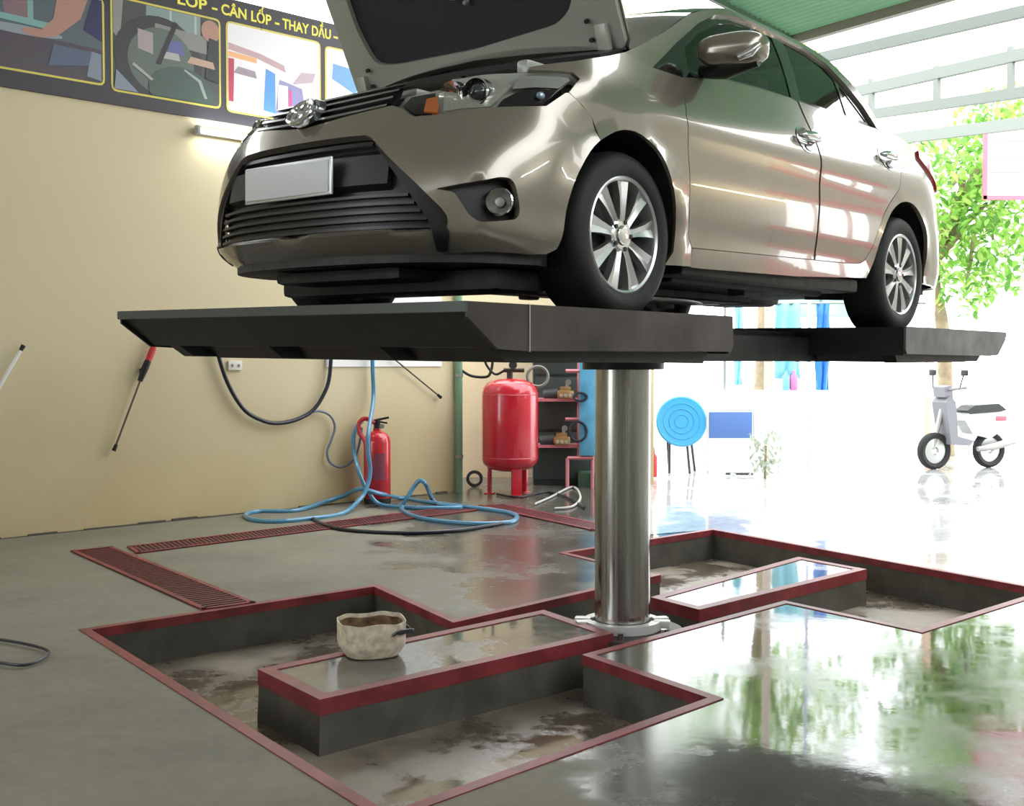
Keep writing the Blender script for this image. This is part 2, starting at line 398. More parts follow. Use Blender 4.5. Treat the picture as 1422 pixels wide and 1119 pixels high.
bmesh.ops.recalc_face_normals(bm, faces=bm.faces[:]); obj('emblem_mount', bm, mat('emblem_base', (.55, .56, .57), .2, .9), em)
# --- side panels, both sides
DOOR_CUT = [(.39, .915), (.351, .779), (.365, .618), (.381, .43), (.40, .324), (.425, .284)]
BELT = [(.41, .944), (.434, .948), (.746, 1.002), (1.071, 1.02), (1.346, 1.028)]
FEN = [(-.182, .608), (-.212, .684), (-.308, .756), (-.252, .811), (-.276, .832), (-.43, .826), (-.42, .838), (-.249, .876), (-.055, .932), (.057, .968), (.206, .940), (.405, .940)]+DOOR_CUT+[(.425, .27), (.43, .215), (.254, .21)]+[p for p in ARF[::-1][1:] if p[0] > -.178]
RAIL = [(.057, .968), (.196, 1.031), (.366, 1.111), (.632, 1.25), (.788, 1.308), (.95, 1.36), (1.1, 1.395), (1.35, 1.418), (1.6, 1.412), (1.85, 1.385), (2.02, 1.345), (2.178, 1.268), (2.294, 1.162), (2.38, 1.062), (2.575, 1.035), (2.833, 1.006)]
DLO = [(.206, .936), (.447, 1.088), (.686, 1.223), (.887, 1.311), (1.059, 1.352), (1.295, 1.378), (1.511, 1.372), (1.763, 1.354), (1.954, 1.31), (2.092, 1.228), (2.218, 1.138), (2.298, 1.04)]
RDR = [(2.44, .97), (2.43, .82), (2.36, .72), (2.26, .648), (2.17, .575), (2.10, .47), (2.06, .404), (2.0, .34), (1.945, .323)]
HOLE = DLO+[(2.37, 1.02)]+RDR+[(1.79, .313), (1.45, .306), (.883, .294), (.425, .284)]+DOOR_CUT[::-1][1:]+[(.39, .944), (.3, .940)]
BSEAM = [(1.405, 1.02), (1.44, .90), (1.462, .768), (1.452, .62), (1.448, .471), (1.455, .306)]
SIDE = RAIL+[]
side_s = sxz(RAIL)+[(sx(2.833)+.25, .995), (SL-.35, .985), (SL, .98), (SL, .24), (SL-.5, .24)]+sxz(ARR[::-1])+sxz([(1.3, .225), (.53, .212), (.43, .212), (.43, .30)])+sxz(DOOR_CUT[::-1])+sxz([(.39, .944), (.206, .938)])
hole_s = sxz(HOLE)
FD = [(.39, .93)]+[(.41, .944)]+BELT[1:]+BSEAM+[(.883, .294), (.425, .284)]+DOOR_CUT[::-1][1:-1]
RD = [(1.415, 1.028), (1.871, 1.026), (2.298, 1.036), (2.37, 1.02)]+RDR+[(1.79, .313), (1.463, .306), (1.456, .471), (1.46, .62), (1.47, .768), (1.448, .90)]
FGL = [(.505, .99), (.525, 1.085), (.69, 1.185), (.9, 1.275), (1.06, 1.318), (1.3, 1.345), (1.44, 1.332), (1.388, 1.036), (1.07, 1.03), (.75, 1.014)]
RGL = [(1.555, 1.335), (1.76, 1.322), (1.93, 1.285), (1.992, 1.235), (1.978, 1.05), (1.483, 1.042)]
QGL = [(2.022, 1.215), (2.09, 1.165), (2.19, 1.085), (2.225, 1.055), (2.015, 1.052)]
for sd in (1, -1):
    panel('fender', sxz(FEN), M_paint, side=sd, h=.05)
    # side frame: pillars, roof rail, sill and rear quarter in one pressing
    bm = bmesh.new()
    cdt(bm, side_s, [hole_s], .05, lambda u, v, o: cl(surf(u, v)))
    if sd < 0:
        for v in bm.verts: v.co.y = -v.co.y
    orient(bm, outd); o = obj('body_side', bm, M_paint, car, ang=50); sheet(o, .02)
    bm = bmesh.new(); cdt(bm, shrink(hole_s, -.01), [sxz(FGL), sxz(RGL), sxz(QGL), sxz(shrink(FD, .06)), sxz(shrink(RD, .06))], .06, lambda u, v, o: cl(surf(u, v, -.016)))
    if sd < 0:
        for v in bm.verts: v.co.y = -v.co.y
    orient(bm, outd); o = obj('window_surround', bm, M_gloss, car); sheet(o, .012)
    for nm, D, hx in (('front_door', FD, 1.285), ('rear_door', RD, 2.21)):
        d = panel(nm, sxz(shrink(D, .004)), M_paint, side=sd, h=.035, thick=.03)
        hz0 = .842 if nm == 'front_door' else .885
        bm = bmesh.new(); pts = []
        for k in range(13):
            t = k/12; xx = hx-.02+.19*t; pts.append(cl(surf(sx(xx), hz0+.004*t, .012+.026*math.sin(math.pi*t)**.5)))
        add_tube(bm, pts, [.008+.014*math.sin(math.pi*k/12)**.4 for k in range(13)], 10)
        if sd < 0:
            for v in bm.verts: v.co.y = -v.co.y
            bmesh.ops.reverse_faces(bm, faces=bm.faces[:])
        lab(obj('door_handle', bm, M_chrome, d), 'chrome pull handle')
        bm = bmesh.new(); cdt(bm, sxz([(hx+.065+.085*math.cos(q*math.pi/10), hz0-.008+.06*math.sin(q*math.pi/10)) for q in range(20)]), [], .025, lambda u, v, o: cl(surf(u, v, .003)))
        if sd < 0:
            for v in bm.verts: v.co.y = -v.co.y
        orient(bm, outd); obj('handle_cup', bm, M_chrome, d)
        bm = bmesh.new(); cdt(bm, sxz([(hx+.075+.04*math.cos(q*math.pi/8), hz0-.043+.018*math.sin(q*math.pi/8)) for q in range(16)]), [], .02, lambda u, v, o: cl(surf(u, v, .0065)))
        if sd < 0:
            for v in bm.verts: v.co.y = -v.co.y
        orient(bm, outd); obj('handle_recess', bm, M_gloss, d)
        gl = FGL if nm == 'front_door' else RGL
        panel('side_window', sxz(shrink(gl, -.01)), M_glass, parent=d, side=sd, off=-.02, thick=0)
    panel('quarter_window', sxz(shrink(QGL, -.01)), M_glass, side=sd, off=-.02, thick=0)
    # door mirror
    bm = bmesh.new()
    cx_, cy_, cz_ = .575, .915, 1.052
    bmesh.ops.create_uvsphere(bm, u_segments=28, v_segments=16, radius=1.0)
    for v in bm.verts:
        f = lambda q, e: math.copysign(abs(q)**e, q)
        x, y, z = f(v.co.x, .75), f(v.co.y, .62), f(v.co.z, .62)
        if x > 0: x *= .35
        v.co = cl((cx_+x*.10+.03*y, (cy_+y*.128)*1, cz_+z*.062*(1+.10*y)))
        if sd < 0: v.co.y = -v.co.y
    mr = obj('door_mirror', bm, M_paint, car, ang=70)
    bm = bmesh.new(); a = cl((.575, .765*sd, .995)); b = cl((.58, .87*sd, .995)); add_tube(bm, [a, (a+b)/2+Vector((0, 0, -.008)), b, cl((.59, 1.01*sd, 1.0))], [.026, .03, .045, .02], 12)
    obj('mirror_stalk', bm, M_black, mr)
    bm = bmesh.new(); add_tube(bm, [cl((.495, .975*sd, 1.0)), cl((.515, 1.015*sd, 1.02)), cl((.54, 1.04*sd, 1.05))], [.012, .02, .012], 10); obj('mirror_signal', bm, M_chrome, mr)
    # tail lamp and black sail
    panel('tail_lamp', [(sx(2.79), .95), (sx(2.82), .995), (sx(2.95)+.12, .985), (SL-.42, .90), (SL-.44, .80), (sx(2.95)+.10, .79), (sx(2.93), .86)], M_red, side=sd, off=.014, thick=.02, h=.04)
# --- screens, roof, boot lid
def rail_pt(t, T=RAIL): return (hz([(i, p[0]) for i, p in enumerate(T)], t), hz([(i, p[1]) for i, p in enumerate(T)], t))
def loft(name, t0, t1, n, bulge, crown, m, off=-.004, par=None, nv=14, inset=0.0):
    bm = bmesh.new(); rows = []
    for i in range(n+1):
        t = t0+(t1-t0)*i/n; x, z = rail_pt(t); P = surf(sx(x), z, off); row = []
        for j in range(nv+1):
            v = -1+2*j/nv; k = 1-v*v; b = bulge(t) if callable(bulge) else bulge; c = crown(t) if callable(crown) else crown
            row.append(bm.verts.new(cl((P[0]-b*k, P[1]*v*(1-inset), z+c*k))))
        rows.append(row)
    for a, b in zip(rows, rows[1:]):
        for k in range(nv): bm.faces.new((a[k], a[k+1], b[k+1], b[k]))
    orient(bm, lambda c: Vector((c.x-1.4, 0, 1.6))); o = obj(name, bm, m, par or car, ang=60); return o
bl = lambda t: .17 if t < 1 else .17-(t-1)*.035
loft('windscreen', .35, 5, 10, bl, lambda t: .02+.006*t, M_wind)
rf = loft('roof', 5, 10, 14, lambda t: .03-.02*abs(t-5), lambda t: .05, M_paint); sheet(rf, .02)
loft('rear_screen', 10, 13, 8, lambda t: -.10, lambda t: .05-.01*(t-10), M_glass)
bt = loft('boot_lid', 13, 15, 6, lambda t: -.12, lambda t: .02, M_paint); sheet(bt, .02)
bm = bmesh.new()  # cowl under the windscreen
for y0 in range(12):
    ya, yb = -.72+1.44*y0/12, -.72+1.44*(y0+1)/12
    g = lambda y: .14-.15*(1-(y/.75)**2)
    bm.faces.new([bm.verts.new(cl(p)) for p in ((g(ya), ya, .985), (g(yb), yb, .985), (g(yb)-.16, yb, .93), (g(ya)-.16, ya, .93))])
bmesh.ops.remove_doubles(bm, verts=bm.verts[:], dist=1e-4); o = obj('cowl', bm, M_black, car); sheet(o, .02)
wp = bmesh.new(); add_tube(wp, [cl((.10, .60, 1.0)), cl((.15, .45, 1.035)), cl((.12, .15, 1.05))], .007, 6); obj('wiper_arm', wp, M_black, car); wp = bmesh.new(); add_tube(wp, [cl((.02, .0, .985)), cl((.09, -.15, 1.04)), cl((.12, -.45, 1.04))], .007, 6)
obj('wiper_arm', wp, M_black, car)
# --- underbody, wheel wells, engine
bm = bmesh.new()
def ub(x0, x1, y0, y1, z0, z1, bev=.02): add_box(bm, cl(((x0+x1)/2, (y0+y1)/2, (z0+z1)/2)), (x1-x0, y1-y0, z1-z0), None, bev)
ub(.42, 2.02, -.79, .79, .185, .25); ub(.30, 2.1, -.16, .16, .15, .22); ub(-.47, -.2, -.54, .62, .09, .165)
ub(-.40, .42, -.52, .52, .15, .30); ub(2.78, 3.1, -.70, .70, .22, .30); ub(2.0, 2.8, -.55, .55, .2, .30); ub(2.25, 2.62, -.6, .6, .24, .32); ub(-.66, -.42, -.34, .34, .125, .17); ub(.3, .5, -.6, .6, .15, .22)
ub(2.6, 3.02, -.55, -.15, .17, .27, .05); ub(.55, 1.9, .60, .66, .165, .2); ub(.55, 1.9, -.66, -.60, .165, .2)
for i in range(14): 
    x = random.uniform(-.5, 2.2); y = random.uniform(-.6, .6); ub(x, x+random.uniform(.08, .2), y, y+random.uniform(.05, .15), .14, .2, .01)
tray = [surf(-1.03+2.06*k/24, .23, -.05) for k in range(25)]
add_prism(bm, [(p[0], p[1]) for p in tray]+[(-.3, .70), (-.3, -.70)], lambda p, z: cl((p[0], p[1], z)), .172, .215)
pan = obj('underbody', bm, M_under, car)
bm = bmesh.new(); add_tube(bm, catmull([cl(p) for p in ((-.1, .1, .16), (.5, .05, .15), (1.5, .08, .15), (2.2, -.2, .18), (2.6, -.35, .2))], 6), .03, 10); obj('exhaust_pipe', bm, M_steel, pan)
for xc in (0, WB):
    for sd in (1, -1):
        bm = bmesh.new(); add_tube(bm, [cl((xc+.03, .45*sd, .22)), cl((xc, .72*sd, .2))], [.04, .03], 8); add_tube(bm, [cl((xc-.25, .40*sd, .2)), cl((xc-.03, .72*sd, .19))], [.03, .025], 8)
        add_tube(bm, [cl((xc+.02, .58*sd, .3)), cl((xc+.05, .54*sd, .75))], [.05, .055], 10); obj('suspension_arm', bm, M_under, pan)
for xc, A in ((0, ARF), (WB, ARR)):
    for sd in (1, -1):
        bm = bmesh.new(); rows = []
        for x, z in A:
            y = surf(sx(x), z)[1]
            k = 1.04; rows.append([bm.verts.new(cl((xc+(x-xc)*k, yy*sd, .3+(z-.3)*k))) for yy in (y-.012, .70, .52, .46)])
        for a, b in zip(rows, rows[1:]):
            for k in range(3): bm.faces.new((a[k], a[k+1], b[k+1], b[k]))
        orient(bm, lambda c: Vector((xc-c.x, 0, .3-c.z))); obj('wheel_well', bm, M_under, pan)
# interior tub walls keep daylight out of the lower body
bm = bmesh.new()
for sd in (1, -1): obox(bm, (1.2, .745*sd, .60), (1.55, .01, .72)); obox(bm, (2.55, .70*sd, .86), (.6, .01, .26)); obox(bm, (-.10, .60*sd, .76), (.28, .012, .16))
obox(bm, (.40, 0, .60), (.02, 1.5, .74)); obox(bm, (2.1, 0, .62), (.03, 1.5, .62)); obox(bm, (2.5, 0, .93), (.8, 1.3, .01)); obox(bm, (3.0, 0, .6), (.02, 1.3, .7))
tub = obj('cabin_tub', bm, M_seat, car)
bm = bmesh.new(); obox(bm, (.55, 0, .92), (.42, 1.40, .16), .06); db = obj('dashboard', bm, M_seat, car)
bm = bmesh.new(); pts = [cl((.85+.05*math.sin(a), .36+.18*math.cos(a), .98+.17*math.sin(a))) for a in [2*math.pi*k/28 for k in range(28)]]; add_tube(bm, pts, .014, 8, closed=True)
add_tube(bm, [cl((.85, .20, .97)), cl((.84, .36, .96)), cl((.85, .52, .97))], .016, 8); obj('steering_wheel', bm, M_black, db)
for y in (.36, -.36):
    bm = bmesh.new(); obox(bm, (1.05, y, .60), (.5, .48, .16), .06); obox(bm, (1.36, y, .90), (.14, .46, .56), .06, rot=Matrix.Rotation(.25, 3, 'Y'))
    st = obj('front_seat', bm, M_seat, car); bm = bmesh.new(); obox(bm, (1.45, y, 1.20), (.09, .24, .16), .035); obj('headrest', bm, M_seat, st)
bm = bmesh.new(); obox(bm, (1.82, 0, .60), (.45, 1.25, .16), .06); obox(bm, (2.06, 0, .86), (.14, 1.25, .5), .06, rot=Matrix.Rotation(.3, 3, 'Y'))
st = obj('rear_seat', bm, M_seat, car)
for y in (.38, -.38): bm = bmesh.new(); obox(bm, (2.16, y, 1.12), (.08, .24, .12), .03); obj('headrest', bm, M_seat, st)
# engine bay
bm = bmesh.new()
obox(bm, (-.52, .05, .772), (.12, .58, .03), .01); obox(bm, (-.52, 0, .55), (.05, 1.1, .42)); 
for sd in (1, -1): obox(bm, (-.12, .62*sd, .86), (.46, .05, .05), .012); obox(bm, (-.02, .52*sd, .84), (.2, .2, .08), .03)
eb = obj('engine_bay', bm, M_bay, car)
bm = bmesh.new(); obox(bm, (-.10, .05, .70), (.42, .62, .22), .04); obox(bm, (-.12, .0, .835), (.3, .42, .07), .03); obox(bm, (-.05, -.42, .78), (.24, .2, .2), .02); add_tube(bm, catmull([cl(p) for p in ((-.3, .3, .78), (-.2, .45, .86), (0, .42, .88), (.08, .2, .88))], 6), .03, 10); obj('engine', bm, mat('engine_grey', (.06, .055, .06), .5), eb)
bm = bmesh.new(); obox(bm, (-.28, -.2, .84), (.16, .3, .07), .02); obj('air_box_label', bm, mat('pale_cover', (.7, .68, .6), .3), eb)
bm = bmesh.new(); obox(bm, (.05, 0, .85), (.02, 1.3, .2)); obj('firewall', bm, M_bay, eb)
# --- raised bonnet
HA = math.radians(63); hd, hn = Vector((-math.cos(HA), 0, math.sin(HA))), Vector((-math.sin(HA), 0, -math.cos(HA)))  # up the panel; out of its underside
H0 = Vector((.115, 0, .995))
def hp(u, v, w): # u along the hinge (left +), v up the panel, w out of the underside
    q = H0+hd*v+hn*w; return cl((q.x, u, q.z))
def hw(v): return .735-.10*max(0, (v-.55)/.45)**2-.02*(v < .01)
HOUT = [(-hw(v), v) for v in (0.0, .03, .2, .4, .55, .7, .8, .88)]+[(-.45, .95), (0, .985), (.45, .95)]+[(hw(v), v) for v in (.88, .8, .7, .55, .4, .2, .03, 0.0)]+[(.4, -.035), (0, -.05), (-.4, -.035)]
hump = lambda u, v: -.035*(1-(u/.8)**2)
bm = bmesh.new(); cdt(bm, HOUT, [], .07, lambda u, v, o: hp(u, v, hump(u, v)-.03)); orient(bm, lambda c: -hn)
bon = obj('bonnet', bm, M_paint, car); sheet(bon, .006)
PADO = rnd([(-.56, .145), (-.45, .125), (0, .115), (.45, .14), (.54, .19), (.58, .32), (.60, .6), (.52, .82), (0, .88), (-.52, .82), (-.60, .6), (-.60, .3)], .05, 3)
bm = bmesh.new(); cdt(bm, shrink(HOUT, .006), [PADO], .05, lambda u, v, o: hp(u, v, hump(u, v)*.6+.012-.012*sst(.66, .72, abs(u)))); orient(bm, lambda c: hn)
o = obj('bonnet_frame', bm, M_bay, bon); sheet(o, .03); 
bm = bmesh.new(); cdt(bm, shrink(PADO, -.015), [], .07, lambda u, v, o: hp(u, v, hump(u, v)*.6-.012)); orient(bm, lambda c: hn); obj('insulation_pad', bm, M_pad, bon)
bm = bmesh.new(); add_tube(bm, [hp(-.70+.1*k, -.012-.022*(1-((-.7+.1*k)/.7)**2), .008) for k in range(15)], .012, 8); obj('rear_seal', bm, M_black, bon)
for sd in (1, -1):
    bm = bmesh.new(); P = hp(.655*sd, .05, .02); add_box(bm, P, (.03, .05, .12), Matrix.Rotation(-.3, 3, 'Y'), .006); add_tube(bm, [hp(.66*sd, .0, .02), cl((.03, .67*sd, .93))], .012, 8); obj('hinge', bm, M_bay, bon)
    for v in (.06, .13): bm = bmesh.new(); add_tube(bm, [hp(.60*sd, v, .01), hp(.60*sd, v, .022)], .009, 10); obj('hole_plug', bm, M_black, bon)
for u, v in ((-.02, .33), (.04, .30)): bm = bmesh.new(); add_tube(bm, [hp(u, v, -.012), hp(u, v, .006)], [.014, .008], 8); obj('pad_clip', bm, M_steel, bon)
# --- wheels
def wheel(x, sd):
    w = bpy.data.objects.new('wheel', None); C.objects.link(w); w.parent = car; w.location = cl((x, .80*sd, .30)); w.rotation_euler = (math.pi/2 if sd > 0 else -math.pi/2, 0, 0)
    # local z points out of the car
    bm = bmesh.new(); add_lathe(bm, [(.208, .012), (.214, .018), (.235, .026), (.262, .024), (.285, .012), (.296, -.006), (.301, -.03), (.302, -.09), (.301, -.15), (.295, -.178), (.27, -.192), (.23, -.192), (.2, -.18), (.2, .0), (.208, .012)], None, 56)
    for r in (.2995,):
        pass
    obj('tyre', bm, M_rubber, w)
    bm = bmesh.new(); add_lathe(bm, [(.207, .006), (.212, .014), (.205, .018), (.197, .012), (.192, -.004), (.188, -.05), (.186, -.15), (.20, -.17)], None, 56)
    n = 9
    for k in range(n):
        a = 2*math.pi*k/n+.2; ca, sa = math.cos(a), math.sin(a); R = Matrix(((ca, -sa, 0), (sa, ca, 0), (0, 0, 1)))
        for q0, q1 in ((-1, 0), (0, 1)):
            pr = []
            for r, hw_, z in ((.035, .015, .0), (.08, .015, .006), (.14, .022, .008), (.198, .034, .006)):
                a0, a1 = hw_*q0, hw_*q1
                z0, z1 = (z, z-.008) if q0 < 0 else (z-.008, z)
                pr.append([Vector((r, a0, z0)), Vector((r, a1, z1)), Vector((r, a1, z-.03)), Vector((r, a0, z-.03))])
            V = [[bm.verts.new(R @ p) for p in s] for s in pr]
            for A, B in zip(V, V[1:]):
                for j in range(4): bm.faces.new((A[j], A[(j+1) % 4], B[(j+1) % 4], B[j]))
            bm.faces.new(V[0]); bm.faces.new(V[-1][::-1])
    add_lathe(bm, [(0, -.03), (.06, -.03), (.062, -.002), (.05, .004), (.036, .004)], None, 28)
    bmesh.ops.recalc_face_normals(bm, faces=bm.faces[:]); obj('rim', bm, M_silver, w, ang=25)
    bm = bmesh.new(); add_lathe(bm, [(.034, .002), (.033, .010), (.025, .013), (0, .014)], None, 24); obj('hub_cap', bm, M_chrome, w)
    for k in range(5):
        bm = bmesh.new(); a = 2*math.pi*k/5; add_tube(bm, [(.05*math.cos(a), .05*math.sin(a), -.01), (.05*math.cos(a), .05*math.sin(a), .008)], .0085, 8)
        obj('wheel_nut', bm, M_black, w)
    bm = bmesh.new(); add_lathe(bm, [(0, -.06), (.13, -.06), (.135, -.07), (.135, -.09), (0, -.1)], None, 32); add_lathe(bm, [(.188, -.12), (0, -.125)], None, 32); obj('brake_disc', bm, mat('brake_dark', (.09, .09, .09), .5, .5), w)
for x in (0, WB):
    for sd in (1, -1): wheel(x, sd)
# ------------------------------------------------------------------ SETTING: floor with the H-shaped lift pit
def isect(p, q, r, s):
    p, q, r, s = (Vector(v[:2]) for v in (p, q, r, s)); d1, d2 = q-p, s-r
    t = ((r.x-p.x)*d2.y-(r.y-p.y)*d2.x)/(d1.x*d2.y-d1.y*d2.x); w = p+d1*t; return Vector((w.x, w.y, 0))
DA, DB = Vector((.69, .724, 0)).normalized(), Vector((.59, -.807, 0)).normalized()   # along the left wall / out from it
pa, pb, pc, pd = fl(125, 875), fl(520, 815), fl(630, 865), fl(825, 820)
pe, pf, pi_, pk, plr = fl(810, 910), fl(985, 970), fl(990, 736), fl(1090, 835), fl(1276, 875)
ph = fl(786, 768); pm = isect(pc, pd, ph, fl(824, 777)); pg = isect(pf, fl(570, 1119), pa, fl(520, 1119)); pj = isect(pi_, fl(1422, 814.5), plr, fl(1422, 829.5))
PIT = [pa, pb, pc, pm, ph, pi_, pj, plr, pk, pe, pf, pg]
ISL1 = [fl(360, 930), fl(755, 848), fl(850, 880), fl(445, 972)]
ISL2 = [fl(905, 830), fl(1109, 774), fl(1202, 791), fl(971, 847)]
DEP = -.215
def concrete(name, dry, wet, wetmask, rmin=.04, rdry=.75, brown=None, dulled=False):
    m = bpy.data.materials.new(name); m.use_nodes = True; n, l = nodes(m); p = n['Principled BSDF']
    tc = n.new('ShaderNodeTexCoord'); sp = n.new('ShaderNodeSeparateXYZ'); l.new(tc.outputs['Object'], sp.inputs[0])
    def noise(s, d=6, r=.6):
        q = n.new('ShaderNodeTexNoise'); q.inputs['Scale'].default_value = s; q.inputs['Detail'].default_value = d; q.inputs['Roughness'].default_value = r; l.new(tc.outputs['Object'], q.inputs['Vector']); return q.outputs['Fac']
    def mth(op, a, b, c=None):
        q = n.new('ShaderNodeMath'); q.operation = op
        for i, v in enumerate((a, b, c)):
            if v is None: continue
            if isinstance(v, (int, float)): q.inputs[i].default_value = v
            else: l.new(v, q.inputs[i])
        return q.outputs[0]
    def ramp(f, stops):
        q = n.new('ShaderNodeValToRGB'); e = q.color_ramp.elements
        while len(e) < len(stops): e.new(.5)
        for el, (pos, c) in zip(e, stops): el.position = pos; el.color = (*c, 1) if len(c) == 3 else c
        l.new(f, q.inputs['Fac']); return q.outputs['Color']
    a, b, c = wetmask
    v = mth('ADD', mth('MULTIPLY', sp.outputs['X'], a), mth('MULTIPLY', sp.outputs['Y'], b)); v = mth('ADD', v, c)
    v = mth('ADD', v, mth('MULTIPLY', mth('SUBTRACT', noise(1.7, 8, .65), .5), 2.2))
    k = ramp(v, [(.30, (0, 0, 0)), (.62, (1, 1, 1))])
    big = noise(1.1, 7); fine = noise(14, 5)
    cd = ramp(mth('ADD', mth('MULTIPLY', big, .7), mth('MULTIPLY', fine, .3)), [(.3, tuple(x*.72 for x in dry)), (.5, dry), (.72, tuple(min(1, x*1.25) for x in dry))])
    cw = ramp(mth('ADD', mth('MULTIPLY', big, .6), mth('MULTIPLY', fine, .4)), [(.3, tuple(x*.6 for x in wet)), (.55, wet), (.75, brown or tuple(x*1.5 for x in wet))])
    mx = n.new('ShaderNodeMix'); mx.data_type = 'RGBA'; l.new(k, mx.inputs[0]); l.new(cd, mx.inputs[6]); l.new(cw, mx.inputs[7]); l.new(mx.outputs[2], p.inputs['Base Color'])
    film = mth('MULTIPLY', ramp(noise(.9, 6, .7), [(.5, (0, 0, 0)), (.7, (1, 1, 1))]), .24)
    rw = mth('ADD', film, rmin)
    if dulled:  # only damp, not flooded, towards the left wall
        q = n.new('ShaderNodeMapRange'); q.interpolation_type = 'SMOOTHSTEP'; q.inputs[1].default_value = .1; q.inputs[2].default_value = 1.0; q.inputs[3].default_value = .17; q.inputs[4].default_value = 0.0
        l.new(sp.outputs['X'], q.inputs[0]); rw = mth('ADD', rw, q.outputs[0])
    r = mth('ADD', mth('MULTIPLY', k, rw), mth('MULTIPLY', mth('SUBTRACT', 1.0, k), rdry)); l.new(r, p.inputs['Roughness'])
    p.inputs['IOR'].default_value = 1.5; p.inputs['Specular IOR Level'].default_value = .6
    bp = n.new('ShaderNodeBump'); bp.inputs['Distance'].default_value = .004; l.new(mth('MULTIPLY', mth('SUBTRACT', 1.10, k), .5), bp.inputs['Strength']); l.new(fine, bp.inputs['Height']); l.new(bp.outputs['Normal'], p.inputs['Normal'])
    MATS[name] = m; return m
M_floor = concrete('wet_concrete', (.195, .181, .135), (.085, .082, .068), (.80, .17, -.30), dulled=True)
M_pitfloor = concrete('pit_mud_concrete', (.27, .225, .17), (.11, .085, .06), (0, 0, .45), .08, .6, (.13, .07, .04))
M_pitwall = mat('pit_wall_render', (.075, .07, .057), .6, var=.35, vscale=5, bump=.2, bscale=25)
M_isl = concrete('island_concrete', (.22, .2, .165), (.16, .15, .125), (0, 0, .75), .05, .5)
M_redp = mat('red_edge_paint', (.20, .030, .034), .42, var=.35, vscale=7)
flat = lambda u, v, o: Vector((u, v, 0))
bm = bmesh.new()
cdt(bm, [(-22, -7), (26, -7), (26, 30), (-22, 30)], [[(p.x, p.y) for p in PIT]], 30, flat); 
for f in bm.faces:
    if f.normal.z < 0: f.normal_flip()
struct(obj('floor', bm, M_floor, smooth=False))
YK = fl(903, 744); YR = ray(903, 744); YR = Vector((YR.x, YR.y, 0)).normalized()
ypts = [pi_+DA*.043, pj+(pj-pi_)*2+DA*.043, pj+(pj-pi_)*2+DA*26, YK+YR*24, YK+YR*.05]
bm = bmesh.new(); add_poly(bm, [Vector((p.x, p.y, .003)) for p in ypts])
for f in bm.faces:
    f.normal_update()
    if f.normal.z < 0: f.normal_flip()
struct(obj('floor_yard', bm, concrete('overlit_concrete', (.60, .60, .58), (.50, .50, .48), (0, 0, .7), .05, .4), smooth=False))  # paler sheet laid on the floor; outdoor overexposure put into its colour
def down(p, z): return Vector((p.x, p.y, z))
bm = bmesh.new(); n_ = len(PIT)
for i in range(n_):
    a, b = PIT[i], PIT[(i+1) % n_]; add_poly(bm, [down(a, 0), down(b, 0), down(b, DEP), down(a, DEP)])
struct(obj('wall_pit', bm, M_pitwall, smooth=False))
bm = bmesh.new(); cdt(bm, [(p.x, p.y) for p in PIT], [], 30, lambda u, v, o: Vector((u, v, DEP)))
for f in bm.faces:
    if f.normal.z < 0: f.normal_flip()
struct(obj('floor_pit', bm, M_pitfloor, smooth=False))
def edging(bm, P, out, hgt=.06, wid=.042):
    """mitred paint band: flat on the floor and folded down over the edge"""
    q = [(p.x, p.y) for p in P]; n = len(q)
    far, lip = shrink(q, -wid*out), shrink(q, .005*out)
    rings = [[bm.verts.new((x, y, z)) for x, y in L] for L, z in ((far, -.001), (far, .004), (lip, .004), (lip, -hgt), (q, -hgt))]
    for A, B in zip(rings, rings[1:]):
        for i in range(n): bm.faces.new((A[i], A[(i+1) % n], B[(i+1) % n], B[i]))
    bmesh.ops.recalc_face_normals(bm, faces=bm.faces[:])
bm = bmesh.new(); edging(bm, PIT, 1, .04); struct(obj('trim_1', bm, M_redp, smooth=False))
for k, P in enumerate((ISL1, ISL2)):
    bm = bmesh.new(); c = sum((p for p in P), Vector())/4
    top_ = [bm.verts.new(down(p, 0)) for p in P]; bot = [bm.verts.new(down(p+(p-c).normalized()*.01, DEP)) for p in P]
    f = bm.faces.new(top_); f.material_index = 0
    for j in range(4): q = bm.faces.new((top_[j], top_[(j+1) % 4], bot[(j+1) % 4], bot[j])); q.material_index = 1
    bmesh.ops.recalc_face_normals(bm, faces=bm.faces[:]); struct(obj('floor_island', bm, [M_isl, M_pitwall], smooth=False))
    bm = bmesh.new(); edging(bm, P, -1, .06, .055); struct(obj('trim_%d' % (k+2), bm, M_redp, smooth=False))
# floor drains
M_grate = mat('grate_maroon', (.12, .02, .025), .45, var=.4, vscale=30)
def grate(q, label, bars):
    a, b, c, d = q; t = thing('drain_grate', label, 'floor grate', (a+b+c+d)/4, 0, 'floor drain grates'); o = t.location.copy()
    bm = bmesh.new(); add_prism(bm, [p-o for p in q], lambda p, z: p+Vector((0, 0, z)), .001, .004); obj('drain_channel', bm, mat('drain_dark', (.035, .01, .012), .6), t, smooth=False)
    bm = bmesh.new()
    for p0, p1 in ((a, d), (b, c), (a, b), (d, c)):
        w = .03 if p0 in (a, b) else .03; dd = (p1-p0).normalized(); nn = Vector((-dd.y, dd.x, 0)); m_ = ((a+b+c+d)/4-(p0+p1)/2); nn = nn if nn.dot(m_) > 0 else -nn
        add_prism(bm, [p0-o, p1-o, p1+nn*w-o, p0+nn*w-o], lambda p, z: p+Vector((0, 0, z)), .001, .010)
    obj('grate_frame', bm, M_redp, t, smooth=False)
    bm = bmesh.new()
    for i in range(bars):
        t0, t1 = (i+.25)/bars, (i+.75)/bars
        p = [a+(d-a)*t0, b+(c-b)*t0, b+(c-b)*t1, a+(d-a)*t1]; add_prism(bm, [x-o for x in p], lambda p, z: p+Vector((0, 0, z)), .002, .008)
    obj('grate_bars', bm, M_grate, t, smooth=False)
